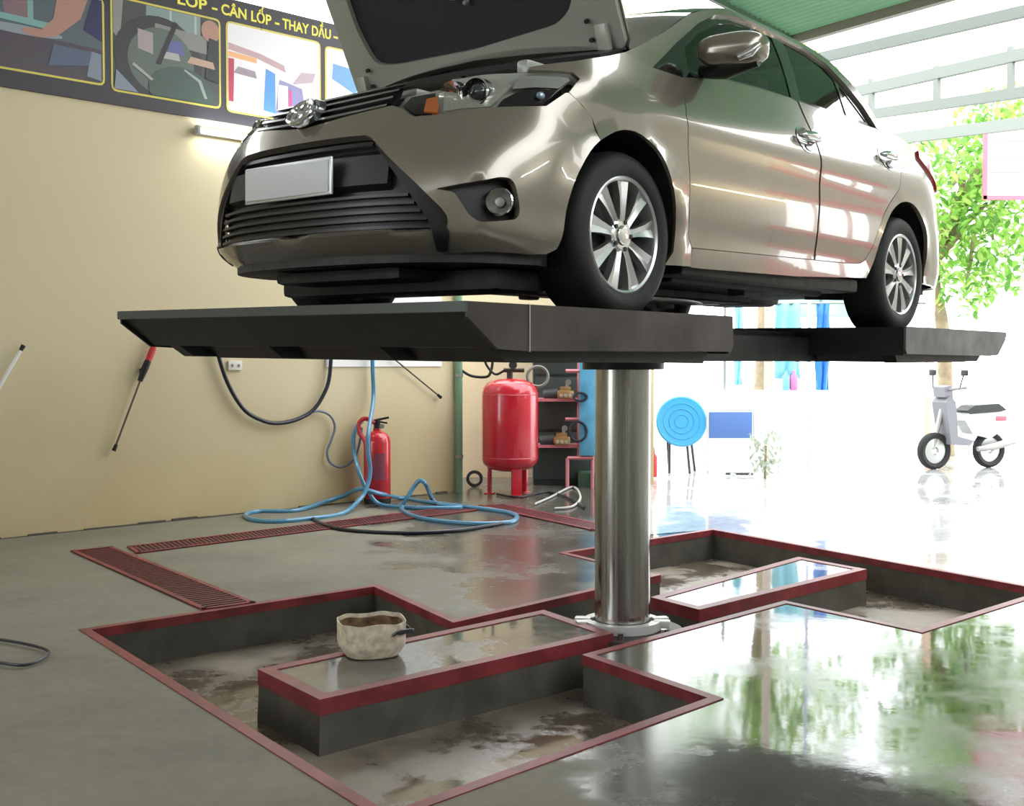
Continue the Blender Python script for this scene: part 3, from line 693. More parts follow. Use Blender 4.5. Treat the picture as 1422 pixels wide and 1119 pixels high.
grate([fl(98, 766), fl(155, 760), fl(355, 838), fl(281, 848)], 'dark red slotted drain grate running from the left wall to the pit corner', 46)
grate([fl(176, 760), fl(190, 769.5), fl(664, 709), fl(648, 702)], 'long maroon drain strip running beside the cream wall under the blue hose', 90)
grate([fl(664, 703), fl(700, 701), fl(850, 731), fl(822, 737)], 'maroon drain strip in front of the red pressure tank', 36)
# ------------------------------------------------------------------ left wall
W0 = Vector((-.542, 11.374, 0)); WD = Vector((.7185, .6955, 0)).normalized(); WN = Vector((WD.y, -WD.x, 0))   # WN points into the bay
def wl(d, z, o=0.0): return W0+WD*d+WN*o+Vector((0, 0, z))
def wallmat(name, col, low):
    m = bpy.data.materials.new(name); m.use_nodes = True; n, l = nodes(m); p = n['Principled BSDF']; p.inputs['Roughness'].default_value = .75
    tc = n.new('ShaderNodeTexCoord'); sp = n.new('ShaderNodeSeparateXYZ'); l.new(tc.outputs['Object'], sp.inputs[0])
    a = n.new('ShaderNodeTexNoise'); a.inputs['Scale'].default_value = 1.2; a.inputs['Detail'].default_value = 8; l.new(tc.outputs['Object'], a.inputs['Vector'])
    # grime splashed up from the floor, with a ragged edge
    q = n.new('ShaderNodeMath'); q.operation = 'MULTIPLY_ADD'; l.new(a.outputs['Fac'], q.inputs[0]); q.inputs[1].default_value = -1.6; l.new(sp.outputs['Z'], q.inputs[2])
    r = n.new('ShaderNodeMapRange'); r.inputs[1].default_value = -.9; r.inputs[2].default_value = .45; l.new(q.outputs[0], r.inputs[0])
    mx = n.new('ShaderNodeMix'); mx.data_type = 'RGBA'; l.new(r.outputs[0], mx.inputs[0]); mx.inputs[6].default_value = (*low, 1); mx.inputs[7].default_value = (*col, 1)
    l.new(mx.outputs[2], p.inputs['Base Color'])
    b = n.new('ShaderNodeBump'); b.inputs['Strength'].default_value = .15; b.inputs['Distance'].default_value = .01; l.new(a.outputs['Fac'], b.inputs['Height']); l.new(b.outputs['Normal'], p.inputs['Normal'])
    MATS[name] = m; return m
M_cream = wallmat('cream_wall', (.68, .59, .385), (.53, .42, .23))
def slab(name, pts, z0, z1, m): bm = bmesh.new(); add_prism(bm, pts, lambda p, z: Vector((p.x, p.y, z)), z0, z1); return struct(obj(name, bm, m, smooth=False))
slab('wall_left', [wl(-16, 0), wl(0, 0), wl(0, 0, -.22), wl(-16, 0, -.22)], -.3, 4.27, M_cream)
# far wall of the back corner, behind the tank
M_cream2 = wallmat('cream_wall_far', (.60, .50, .34), (.36, .27, .18))
slab('wall_back', [Vector((-3.0, 12.75, 0)), Vector((1.02, 12.75, 0)), Vector((1.02, 12.95, 0)), Vector((-3.0, 12.95, 0))], -.3, 3.2, M_cream2)
bm = bmesh.new(); rr = random.Random(3); x = -15.5
while x < -.15:
    L = rr.uniform(.05, .3); h = rr.uniform(.003, .02); add_box(bm, wl(x+L/2, h/2, .012), (L, .03, h), Matrix.Rotation(math.atan2(WD.y, WD.x), 3, 'Z')); x += L*1.02
struct(obj('base_strip_left', bm, mat('dark_base_strip', (.09, .085, .07), .9), smooth=False))  # thin dark irregular strip for the gap along the wall base
# ------------------------------------------------------------------ roofs
M_roofu = mat('roof_sheet', (.55, .56, .54), .6)
bm = bmesh.new()
P = [wl(-16, 0, .0), wl(-.6, 0, .0)]; Q = [P[1]+DB*8.3, P[0]+DB*27]
add_prism(bm, [P[0], P[1], Q[0], Q[1]], lambda p, z: Vector((p.x, p.y, z)), 5.0, 5.05); struct(obj('ceiling', bm, M_roofu, smooth=False))
M_wallr = mat('grey_shop_wall', (.34, .32, .27), .7, var=.15, vscale=1.5)
def rwall(y0, y1, z0, z1): return [Vector((7.2, y0, z0)), Vector((7.5, y1, z1))]
bm = bmesh.new()
for y0, y1, z0, z1 in ((-6, 11.5, -.3, 1.9), (-6, 11.5, 2.75, 4.6), (-6, 7.3, 1.9, 2.75), (8.45, 11.5, 1.9, 2.75)): add_box(bm, (7.35, (y0+y1)/2, (z0+z1)/2), (.3, y1-y0, z1-z0))  # opening added so a bright patch reflects in the car door
bmesh.ops.remove_doubles(bm, verts=bm.verts[:], dist=1e-5); struct(obj('wall_right', bm, M_wallr, smooth=False))
bm = bmesh.new()
for z in (1.78, 2.88): add_box(bm, (7.185, 7.85, z), (.05, 1.5, .2))
for y in (7.7, 8.1): add_box(bm, (7.3, y, 2.32), (.05, .05, .86))
struct(obj('added_opening_1', bm, mat('added_band_red', (.5, .05, .07), .4), smooth=False))  # added out of view: red bands and bars to reflect in the door
wt = thing('added_streak_tube', 'added warm tube out of view on the grey shop wall, reflected as a streak in the car door', 'light', (7.13, 6.75, 2.62))  # added lamp, never in view; makes a yellowish streak on the door
bm = bmesh.new(); add_box(bm, (.03, 0, 0), (.05, 1.25, .05), None, .006); obj('batten', bm, mat('batten_white', (.8, .8, .8), .4), wt)
bm = bmesh.new(); add_tube(bm, [(-.02, -.6, 0), (-.02, .6, 0)], .02, 12); obj('tube', bm, mat('streak_tube_glow', (1, .9, .7), .4, emit=(1, .86, .55), estr=30), wt)
slab('wall_front', [Vector((-14, -6.2, 0)), Vector((7.5, -6.2, 0)), Vector((7.5, -6, 0)), Vector((-14, -6, 0))], -.3, 4.4, M_wallr)
tl = thing('shop_tube_light', 'fluorescent tube along the top of the grey shop wall on the right', 'light', (7.12, .6, 3.55))
bm = bmesh.new(); add_box(bm, (0, 0, 0), (.06, 2.5, .06), None, .006); obj('batten', bm, mat('batten_white', (.8, .8, .8), .4), tl)
bm = bmesh.new(); add_tube(bm, [(-.05, -1.2, 0), (-.05, 1.2, 0)], .02, 12); obj('tube', bm, mat('tube_glow', (1, 1, 1), .4, emit=(.95, 1, .97), estr=50), tl)
# ------------------------------------------------------------------ LIFT
M_lift = mat('lift_black_paint', (.013, .015, .016), .45, var=.4, vscale=6)
M_liftw = mat('lift_worn_side', (.05, .042, .04), .4, .2, var=.55, vscale=4)
M_liftlit = mat('lift_lit_side', (.16, .165, .165), .4, .3, var=.4, vscale=6)  # lit look of the rear platform's side put into a lighter grey
M_pist = mat('piston_steel', (.40, .40, .385), .14, 1.0)
_n, _l = nodes(M_pist); _p = _n['Principled BSDF']; _tc = _n.new('ShaderNodeTexCoord'); _mp = _n.new('ShaderNodeMapping'); _mp.inputs['Scale'].default_value = (26, 26, .05)
_ns = _n.new('ShaderNodeTexNoise'); _ns.inputs['Scale'].default_value = 1.0; _ns.inputs['Detail'].default_value = 3; _l.new(_tc.outputs['Object'], _mp.inputs[0]); _l.new(_mp.outputs[0], _ns.inputs['Vector'])
_r = _n.new('ShaderNodeMapRange'); _r.inputs[1].default_value = .35; _r.inputs[2].default_value = .65; _r.inputs[3].default_value = .08; _r.inputs[4].default_value = .34; _l.new(_ns.outputs['Fac'], _r.inputs[0]); _l.new(_r.outputs[0], _p.inputs['Roughness'])
LB = Vector((.545, 5.655, 0))
lift = thing('car_lift', 'single-post hydraulic lift with two wide black platforms carrying the car', 'car lift', LB)
OFF = T0-LB
def lw(x, y, z): return OFF+AXB*x+AXL*y+Vector((0, 0, z+TILT*y))
def lbox(bm, x0, x1, y0, y1, z0, z1, mi=0):
    P = [(x0, y0), (x1, y0), (x1, y1), (x0, y1)]; A = [bm.verts.new(lw(x, y, z0)) for x, y in P]; B = [bm.verts.new(lw(x, y, z1)) for x, y in P]
    fs = [bm.faces.new(A), bm.faces.new(B)]+[bm.faces.new((A[i], A[(i+1) % 4], B[(i+1) % 4], B[i])) for i in range(4)]
    for f in fs: f.material_index = mi
    bmesh.ops.recalc_face_normals(bm, faces=fs)
def platform(x0, sgn, label):
    """x0 = outer (ramp) end, sgn = direction towards the column"""
    X = lambda t: x0+sgn*t
    bm = bmesh.new(); e = []
    def xp(poly, y0, y1, mi=0): add_prism(bm, poly, lambda p, y: lw(X(p[0]), y, p[1]), y0, y1, mi)
    yl, yr = -.925, .949
    xp([(.0, .0), (1.508, .0), (1.508, -.008), (.0, -.008)], yl+.01, yr-.01)          # deck
    xp([(.01, -.006), (.145, -.108), (1.50, -.108), (1.50, -.10), (.15, -.10), (.02, -.002)], yl+.012, yr-.012)   # sloped nose and bottom skin
    xp([(1.495, .022), (1.508, .022), (1.508, -.12), (1.495, -.12)], yl+.012, yr-.012)
    p = obj('platform', bm, M_lift, lift, smooth=False)
    bm = bmesh.new(); xp([(-.006, .025), (.006, .025), (.006, -.008), (-.006, -.006)], yl, yr); lab(obj('front_lip', bm, mat('lip_reflection', (.10, .115, .12), .25, .5), p, smooth=False), 'lip coloured paler for its reflected light')  # reflected light put into the lip's paler colour
    for y0, y1, m in ((yr-.012, yr, M_liftw if sgn > 0 else M_liftlit), (yl, yl+.012, M_lift)):
        bm = bmesh.new(); xp([(.006, .025), (1.508, .025), (1.512, -.09), (1.495, -.112), (.275, -.118), (.135, -.112), (.006, -.022)], y0, y1); s = obj('side_rail', bm, m, p, smooth=False)
        if y0 > 0 and sgn > 0:
            bm = bmesh.new(); xp([(.278, .026), (.284, .026), (.284, -.12), (.278, -.12)], y1-.002, y1+.003); obj('weld_seam', bm, mat('seam_bright', (.35, .34, .3), .4, .4), s, smooth=False)
    bm = bmesh.new()
    xp([(.30, -.106), (.38, -.155), (1.40, -.155), (1.45, -.106)], -.80, .84)
    for yy in (-.87, -.3, .3, .80): xp([(.19, -.106), (.26, -.150), (1.42, -.158), (1.46, -.106)], yy, yy+.07)
    obj('cross_frame', bm, M_lift, p, smooth=False)
    bm = bmesh.new()
    for j in range(9): xp([(.2+j*.14, .0), (.22+j*.14, .004), (.24+j*.14, .0)], yl+.05, yr-.05)
    obj('tread_ribs', bm, M_lift, p, smooth=False)
    return p
platform(-.9706, 1, ''); platform(3.745, -1, '')
bm = bmesh.new(); lbox(bm, .45, 2.38, -.36, .42, -.155, -.03); lbox(bm, .5, 2.3, -.30, -.16, -.03, .0); lbox(bm, .5, 2.3, .2, .34, -.03, .0); obj('centre_beam', bm, M_lift, lift, smooth=False)
bm = bmesh.new(); add_lathe(bm, [(0, -.2), (.136, -.2), (.136, T0.z-.16), (.136, T0.z-.10), (0, T0.z-.10)], None, 48); lab(obj('piston', bm, M_pist, lift), 'polished steel piston')
bm = bmesh.new(); add_lathe(bm, [(.136, T0.z-.20), (.2, T0.z-.20), (.2, T0.z-.15), (.136, T0.z-.15)], None, 40); obj('head_flange', bm, M_lift, lift)
col = thing('cylinder_collar', 'pale split clamp collar around the foot of the steel post', 'collar', LB)
bm = bmesh.new(); add_lathe(bm, [(.138, -.21), (.30, -.21), (.30, -.035), (.138, -.03), (.138, -.21)], None, 40); obj('base_plate', bm, mat('collar_base', (.05, .03, .03), .5), col)
for a0 in (.25, math.pi+.25):
    bm = bmesh.new(); N = 18; R = []
    for k in range(N+1):
        a = a0+(math.pi-.5)*k/N; ca, sa = math.cos(a), math.sin(a)
        R.append([bm.verts.new((r*ca, r*sa, z)) for r, z in ((.145, -.03), (.19, -.03), (.19, .012), (.145, .012))])
    for A, B in zip(R, R[1:]):
        for j in range(4): bm.faces.new((A[j], A[(j+1) % 4], B[(j+1) % 4], B[j]))
    bm.faces.new(R[0]); bm.faces.new(R[-1][::-1])
    for a in (a0-.05, a0+math.pi-.45): add_box(bm, (.195*math.cos(a), .195*math.sin(a), -.008), (.08, .05, .045), Matrix.Rotation(a, 3, 'Z'), .006)
    bmesh.ops.recalc_face_normals(bm, faces=bm.faces[:]); obj('clamp_half', bm, mat('collar_white', (.62, .63, .62), .35, .3), col)
for k in range(6): a = k*math.pi/3+.4; bm = bmesh.new(); add_tube(bm, [(.235*math.cos(a), .235*math.sin(a), -.04), (.235*math.cos(a), .235*math.sin(a), -.005)], .016, 6); obj('bolt', bm, M_pist, col)
# ------------------------------------------------------------------ PROPS IN THE BAY
RZW = math.atan2(WD.y, WD.x)
def solo(name, bm, m, label, cat, group=None, smooth=True): return tag(obj(name, bm, m, None, smooth), label, cat, group)
# cut-down plastic can on the island
pc_ = fl(516, 908); t = thing('plastic_tub', 'cut-down cream plastic can with brown muck inside, standing on the pit island', 'tub', pc_, .35)
def sq(a, r, e=.78): c, s = math.cos(a), math.sin(a); return (math.copysign(abs(c)**e, c)*r, math.copysign(abs(s)**e, s)*r)
def tubshape(bm, prof, n=48):
    R = []
    for r, z in prof: R.append([bm.verts.new((*sq(2*math.pi*k/n, r), z+(.003*math.sin(3*2*math.pi*k/n)+.003*math.sin(7*2*math.pi*k/n) if z > .1 else 0))) for k in range(n)])
    for A, B in zip(R, R[1:]):
        for k in range(n): bm.faces.new((A[k], A[(k+1) % n], B[(k+1) % n], B[k]))
    bm.faces.new(R[0][::-1]); bm.faces.new(R[-1])
bm = bmesh.new(); tubshape(bm, [(.10, .002), (.115, .006), (.142, .045), (.146, .06), (.147, .155), (.143, .155), (.142, .06), (.12, .012)])
obj('tub_body', bm, mat('tub_cream', (.60, .53, .41), .5, var=.3, vscale=30), t)
bm = bmesh.new(); tubshape(bm, [(.09, .022), (.125, .05), (.1405, .075), (.1415, .138), (.139, .138), (.136, .075), (.115, .055)]); obj('muck', bm, mat('rust_muck', (.17, .10, .05), .7, var=.8, vscale=22), t)
bm = bmesh.new(); add_tube(bm, catmull([(.06, -.146, .11), (.09, -.16, .128), (.15, -.13, .125), (.155, -.09, .115), (.14, -.06, .13)], 5), .006, 8); add_box(bm, (.115, -.143, .12), (.08, .012, .014), Matrix.Rotation(.5, 3, 'Z'), .003); obj('wire_handle', bm, mat('handle_dark', (.03, .03, .04), .3), t)
# banner on the wall
M_ban = mat('banner_dark', (.045, .04, .05), .45); M_yel = mat('banner_yellow', (.72, .62, .12), .5); M_lem = mat('letter_yellow', (.95, .85, .12), .5)
bd0, bd1, bz0, bz1 = -7.2, -.95, 3.255, 4.275
ban = thing('wall_banner', 'long dark service banner with photo panels and yellow lettering, high on the cream wall', 'banner', wl(bd0, bz0), RZW)
def bp_(d, z, o=0.0): return Vector((d-bd0, -o, z-bz0))
bm = bmesh.new(); add_prism(bm, [(bd0, bz0), (bd1, bz0), (bd1, bz1), (bd0, bz1)], lambda p, o: bp_(p[0], p[1], o), .002, .02); obj('backing', bm, M_ban, ban, smooth=False)
bm = bmesh.new(); add_prism(bm, [(-2.212, bz0), (-2.205, bz0), (-2.205, bz1), (-2.212, bz1)], lambda p, o: bp_(p[0], p[1], o), .02, .0225); obj('banner_seam', bm, mat('seam_dark', (.02, .015, .03), .5), ban, smooth=False)
CN = {}
def cm(c): return mat('print_%02d%02d%02d' % tuple(int(x*99) for x in c), c, .45)
def photo(d0, d1, z0, z1, bg, shapes):
    P = rnd([(d0, z0), (d1, z0), (d1, z1), (d0, z1)], .05, 3)
    bm = bmesh.new(); add_prism(bm, P, lambda p, o: bp_(p[0], p[1], o), .02, .0225); fr = obj('photo_frame', bm, M_yel, ban, smooth=False)
    q = shrink(P, .016); bm = bmesh.new(); ms = [cm(bg)]; add_prism(bm, q, lambda p, o: bp_(p[0], p[1], o), .0225, .0235)
    Wd, Hd = d1-d0, z1-z0; o0 = .0238
    for c, kind, a in shapes:
        if cm(c) not in ms: ms.append(cm(c))
        mi = ms.index(cm(c))
        if kind == 'p': pts = [(d0+.02+(Wd-.04)*x, z0+.02+(Hd-.04)*y) for x, y in a]
        else:
            cx0, cy0, rx, ry = a[:4]; pts = [(d0+Wd*(cx0+rx*math.cos(k*math.pi/14)), z0+Hd*(cy0+ry*math.sin(k*math.pi/14))) for k in range(28)]
            pts = [(min(max(x, d0+.02), d1-.02), min(max(y, z0+.02), z1-.02)) for x, y in pts]
        bm.faces.new([bm.verts.new(bp_(x, y, o0)) for x, y in pts]).material_index = mi; o0 += .0004
    bm.normal_update()
    obj('photo', bm, ms, fr, smooth=False)
DK, TE, SK = (.07, .06, .075), (.22, .42, .40), (.45, .25, .19)
photo(-4.66, -3.585, 3.38, 4.04, (.085, .07, .09), [((.10, .13, .15), 'p', [(.0, .45), (1, .40), (1, 1), (0, 1)]), (TE, 'p', [(.12, .98), (.16, .98), (.26, .52), (.2, .52)]), ((.25, .16, .18), 'p', [(.3, .60), (.5, .6), (.5, 1), (.27, 1)]), (TE, 'p', [(.2, .55), (.62, .52), (.62, .6), (.2, .62)]), (TE, 'p', [(.46, .55), (.5, .55), (.5, 1), (.46, 1)]), ((.28, .33, .36), 'e', (.42, .46, .28, .05)), (SK, 'p', [(.52, .44), (.66, .45), (.84, .72), (.90, 1), (.68, 1), (.64, .66)]), (SK, 'e', (.52, .46, .10, .045)), ((.03, .03, .10), 'p', [(.86, .6), (1, .5), (1, 1), (.93, 1)]), ((.10, .13, .2), 'p', [(.60, .1), (.9, .18), (.95, .35), (.64, .36)]), ((.22, .26, .32), 'p', [(.88, .05), (.99, .02), (.99, .34), (.92, .36)])])
photo(-3.535, -2.595, 3.355, 4.085, (.07, .075, .07), [((.30, .28, .27), 'p', [(0, .62), (.06, .55), (.09, 1), (0, 1)]), ((.24, .32, .31), 'p', [(.30, .72), (.82, .66), (.82, 1), (.30, 1)]), ((.45, .5, .5), 'p', [(.52, .8), (.54, .8), (.54, 1), (.52, 1)]), ((.45, .5, .5), 'p', [(.76, .7), (.78, .7), (.78, 1), (.76, 1)]), ((.045, .045, .045), 'e', (.42, .42, .40, .46)), ((.25, .25, .23), 'p', [(.38, .62), (.88, .58), (.88, .78), (.38, .82)]), ((.12, .15, .13), 'e', (.44, .40, .30, .36)), ((.40, .33, .34), 'p', [(.22, .50), (.36, .46), (.36, .70), (.22, .72)]), ((.13, .13, .32), 'p', [(.50, .52), (.66, .50), (.64, .66), (.52, .66)]), ((.42, .42, .40), 'p', [(.44, .44), (.62, .44), (.60, .52), (.46, .52)]), ((.03, .025, .03), 'p', [(.38, .36), (.43, .36), (.60, .86), (.56, .88)]), (SK, 'e', (.90, .84, .09, .12)), ((.03, .035, .035), 'p', [(.86, .30), (1, .26), (1, .76), (.90, .78)]), ((.52, .34, .26), 'p', [(.68, .44), (.96, .42), (.94, .50), (.72, .52)]), ((.06, .10, .08), 'e', (.62, .12, .30, .26)), ((.34, .38, .36), 'p', [(.66, .36), (.82, .26), (.88, .06), (.85, .06), (.79, .24), (.65, .34)]), ((.24, .27, .33), 'p', [(.0, .0), (.22, .0), (.02, .22)]), ((.4, .38, .36), 'p', [(.16, .30), (.34, .16), (.36, .18), (.18, .33)])])
photo(-2.545, -1.61, 3.345, 4.09, (.86, .82, .84), [((.55, .36, .38), 'p', [(0, .78), (.35, .72), (.6, .64), (.62, .56), (.3, .66), (0, .70)]), ((.85, .45, .2), 'p', [(0, .62), (.30, .60), (.30, .66), (0, .68)]), ((.5, .05, .1), 'p', [(.0, .10), (.05, .10), (.06, .60), (0, .6)]), ((.35, .28, .33), 'p', [(.05, .44), (.3, .42), (.28, .50), (.1, .52)]), ((.10, .32, .75), 'p', [(.37, .06), (.5, .04), (.5, .52), (.40, .56)]), ((.30, .28, .52), 'p', [(.5, .04), (.86, .02), (.80, .40), (.55, .46)]), ((.88, .86, .9), 'p', [(.53, .08), (.64, .08), (.64, .40), (.53, .4)]), ((.70, .1, .3), 'p', [(.65, .1), (.69, .1), (.68, .36), (.65, .36)]), ((.55, .42, .48), 'p', [(.70, .44), (.92, .5), (.96, .62), (.80, .6)])])
photo(-1.565, -.99, 3.345, 4.07, (.88, .88, .9), [((.16, .36, .62), 'p', [(.1, .62), (.55, .48), (.7, .58), (.45, .80), (.12, .82)]), ((.3, .5, .72), 'p', [(.4, .3), (.7, .24), (.8, .40), (.5, .46)]), ((.75, .4, .45), 'p', [(.05, .05), (.3, .04), (.28, .12), (.06, .13)])])
for word, d, wid in (('L\u1ed0P', -2.975, .26), ('-', -2.67, .05), ('C\u00c2N', -2.585, .235), ('L\u1ed0P', -2.305, .195), ('-', -2.075, .045), ('THAY', -2.0, .27), ('D\u1ea6U', -1.70, .20), ('-', -1.47, .045)):
    cu = bpy.data.curves.new('letters', 'FONT'); cu.body = word; cu.size = .125; cu.extrude = .0015; cu.offset = .003
    tmp = bpy.data.objects.new('letters_tmp', cu); C.objects.link(tmp); bpy.context.view_layer.update()
    me = bpy.data.meshes.new_from_object(tmp); C.objects.unlink(tmp); bpy.data.objects.remove(tmp)
    xs = [v.co.x for v in me.vertices]; k = wid/max(1e-3, max(xs)-min(xs)); x0 = min(xs)
    ys = [v.co.y for v in me.vertices]; 
    for v in me.vertices: v.co = bp_(d+(v.co.x-x0)*k, 4.135+v.co.y*.95, .021+v.co.z)
    me.materials.clear(); me.materials.append(M_lem); link('lettering', me, ban)
# fluorescent batten under the banner
lt = thing('tube_light', 'glowing fluorescent batten on the wall below the banner, behind the car', 'light', wl(-2.83, 3.15), RZW)
bm = bmesh.new(); add_box(bm, (.64, -.03, 0), (1.28, .05, .05), None, .006); obj('batten', bm, mat('batten_white', (.8, .8, .8), .4), lt)
bm = bmesh.new(); add_tube(bm, [(.03, -.075, 0), (1.25, -.075, 0)], .018, 12); obj('tube', bm, mat('tube_glow', (1, 1, 1), .4, emit=(.95, 1, .97), estr=50), lt)
bm = bmesh.new(); add_box(bm, (.0, -.06, 0), (.03, .06, .07), None, .006); obj('end_cap', bm, mat('cap_grey', (.4, .42, .42), .5), lt)
bm = bmesh.new(); add_prism(bm, [(-1.56, 1.236), (-.21, 1.236), (-.21, 2.35), (-1.56, 2.35)], lambda p, o: wl(p[0], p[1], o), .001, .012); solo('notice_board', bm, mat('board_white', (.88, .88, .86), .35), 'plain white board on the cream wall, half hidden behind the lift', 'board', smooth=False)
# wash lances and sockets on the wall
def lance(label, p0, p1, p2, hcol, rcol, tip):
    a, b, c = wl(*p0, .05), wl(*p1, .05), wl(*p2, .04); t = thing('wash_lance', label, 'spray lance', a); d = (c-a).normalized()
    bm = bmesh.new(); add_tube(bm, [Vector(), (b-a)*.5, (b-a)*.55, (b-a)*.8, b-a], [.02, .02, .026, .024, .015], 10); obj('handle', bm, hcol, t)
    bm = bmesh.new(); add_tube(bm, [(b-a)*.9, (c-a)*.97], .008 if rcol is not MATS.get('lance_white') else .014, 8); obj('rod', bm, rcol, t)
    bm = bmesh.new(); add_tube(bm, [(c-a)*.955, c-a], [.014, .018], 8); obj('nozzle', bm, tip, t)
    bm = bmesh.new(); add_box(bm, (b-a)*.85-WN*.03, (.03, .05, .03), Matrix.Rotation(RZW, 3, 'Z')); obj('wall_clip', bm, M_black, t)
    return t
M_rod = mat('rod_brown', (.12, .10, .08), .4, .5); M_hr = mat('handle_red', (.55, .04, .05), .4); M_lw = mat('lance_white', (.78, .79, .78), .35)
l1 = lance('red and black handled spray lance hanging slanted on the wall below the left platform tip', (-3.10, 1.68), (-3.345, 1.13), (-3.56, .595), M_hr, M_rod, M_black)
bm = bmesh.new(); a = wl(-3.10, 1.68, .05); p, q, r_ = wl(-3.275, 1.29, .05)-a, wl(-3.30, 1.235, .05)-a, wl(-3.345, 1.13, .05)-a; add_tube(bm, [p, q, r_], [.026, .029, .02], 10); obj('grip', bm, M_black, l1)
lance('white spray lance with black tip on the wall at the left picture edge', (-4.75, .55), (-4.55, .87), (-4.235, 1.40), M_lw, M_lw, M_black)
lance('thin dark spray lance slanting on the wall beside the fire extinguisher', (-1.15, 1.53), (-1.0, 1.42), (-.245, .935), M_black, M_rod, M_black)
s = thing('wall_socket', 'small white electric socket on the wall inside the black hose loop', 'socket', wl(-2.483, 1.25), RZW)
bm = bmesh.new(); add_box(bm, (0, -.012, 0), (.13, .024, .08), None, .006); obj('face_plate', bm, mat('socket_white', (.75, .73, .66), .4), s)
for k in (-.03, .03):
    bm = bmesh.new(); add_box(bm, (k, -.026, 0), (.018, .006, .024)); obj('outlet', bm, mat('outlet_dark', (.25, .24, .22), .5), s)
def hose(name, pts, r, m, label, cat='hose', n=8, seg=8):
    bm = bmesh.new(); add_tube(bm, catmull(pts, n), r, seg); return solo(name, bm, m, label, cat)
M_bh = mat('black_hose', (.015, .017, .03), .35); M_blue = mat('blue_hose', (.08, .26, .42), .3, coat=.3); M_gh = mat('grey_hose', (.17, .18, .27), .4)
hose('pressure_hose', [wl(d, z, .05) for d, z in ((-2.72, 1.60), (-2.65, 1.31), (-2.56, 1.08), (-2.42, .88), (-2.25, .785), (-2.10, .755), (-1.92, .775), (-1.74, .85), (-1.62, .99), (-1.555, 1.15), (-1.53, 1.45))], .018, M_bh, 'black hose hanging in a deep loop on the cream wall')
hose('air_line', [wl(d, z, .05) for d, z in ((-1.78, .835), (-1.66, .845), (-1.55, .80), (-1.50, .70), (-1.54, .58), (-1.585, .48), (-1.55, .38), (-1.43, .335), (-1.30, .39), (-1.235, .52), (-1.20, .68))], .011, M_gh, 'thin grey air line snaking down the wall from the black hose loop')
def wp(u, v, o):  # on the upright plane standing o in front of the cream wall
    d = ray(u, v); P0 = W0+WN*o; k = P0.dot(WN)/d.dot(WN); p = Vector((d.x*k, d.y*k, EYE+d.z*k)); p.z = max(p.z, .02); return p
def g3(u, v, z=.014): return fl(u, v, z)
dn = wl(-1.10, 0, .12)
dropline = [wl(-1.10, 1.75, .08), wl(-1.10, 1.26, .08), wl(-1.10, .95, .09), wl(-1.09, .68, .12), wl(-1.07, .50, .30)]
dropline[-1] = wp(511, 625, .38); dropline[-2] = wp(512, 598, .34); mid = wp(514, 655, .40); mid2 = wp(508, 680, .42)
hose('blue_hose', dropline+[mid, mid2, wp(498, 695, .46), g3(475, 713), g3(430, 720), g3(385, 724), g3(352, 722), g3(341, 715), g3(360, 710), g3(410, 709), wp(450, 697, .05), wp(478, 688, .10), wp(500, 679, .36), wp(530, 686, .36), g3(560, 692), g3(600, 698), g3(640, 703), g3(690, 709), g3(716, 715), g3(712, 724), g3(680, 727), g3(640, 726), g3(600, 722), g3(570, 715), g3(558, 706), at(566, 690, 9.95), at(576, 674, 10.0), at(584, 667, 10.0), at(592, 674, 10.0), g3(600, 692), g3(612, 701), g3(640, 705), g3(580, 705), g3(530, 701), wp(512, 684, .36), wp(500, 660, .30), wp(492, 630, .14), wp(491, 608, .09), wp(496, 592, .07), wp(503, 585, .05)], .019, M_blue, 'light blue hose hanging down the wall and coiled loosely on the floor', n=7)
hose('floor_hose', [g3(432, 718), g3(447, 727), g3(470, 734), g3(510, 738), g3(570, 740), g3(630, 737), g3(672, 731), g3(700, 726)], .014, M_bh, 'black hose lying on the floor in front of the blue coil')
hose('loose_cable', [g3(-40, 885), g3(0, 888), g3(40, 895), g3(66, 903), g3(62, 912), g3(36, 923), g3(0, 920), g3(-40, 912)], .007, M_bh, 'thin black cable looped on the floor at the left picture edge', 'cable')
for pts, lb_ in (([(690, 686), (720, 690), (760, 683), (790, 692), (812, 705)], 'dark cable trailing on the floor in front of the pressure tank'), ([(742, 700), (765, 690), (795, 676), (806, 690), (795, 703), (770, 706)], 'thin pale cable coiled on the floor beside the blue panel')):
    hose('floor_cable', [g3(*p) for p in pts], .011, M_black if 'dark' in lb_ else mat('pale_cable', (.4, .4, .38), .5), lb_, 'cable')
# fire extinguisher
M_exr = mat('extinguisher_red', (.55, .018, .03), .25, coat=.6)
E_ = at(524, 691, 10.42); E_.z = 0; ex = thing('fire_extinguisher', 'tall red fire extinguisher standing by the cream wall behind the blue hose', 'fire extinguisher', E_)
bm = bmesh.new(); add_lathe(bm, [(0, .02), (.115, .02), (.122, .03), (.122, .55), (.115, .595), (.09, .63), (.05, .65), (.035, .66), (.035, .68), (0, .68)], None, 32); obj('cylinder', bm, M_exr, ex)
bm = bmesh.new(); add_lathe(bm, [(.116, 0), (.123, 0), (.123, .05), (.116, .05), (.116, 0)], None, 32); obj('foot_ring', bm, M_black, ex)
bm = bmesh.new(); add_tube(bm, [(0, 0, .67), (0, 0, .76)], .03, 12); add_box(bm, (.045, 0, .765), (.13, .03, .02), Matrix.Rotation(-.2, 3, 'Y'), .004); add_box(bm, (.04, 0, .735), (.11, .03, .016), Matrix.Rotation(.15, 3, 'Y'), .004); obj('valve_head', bm, M_black, ex)
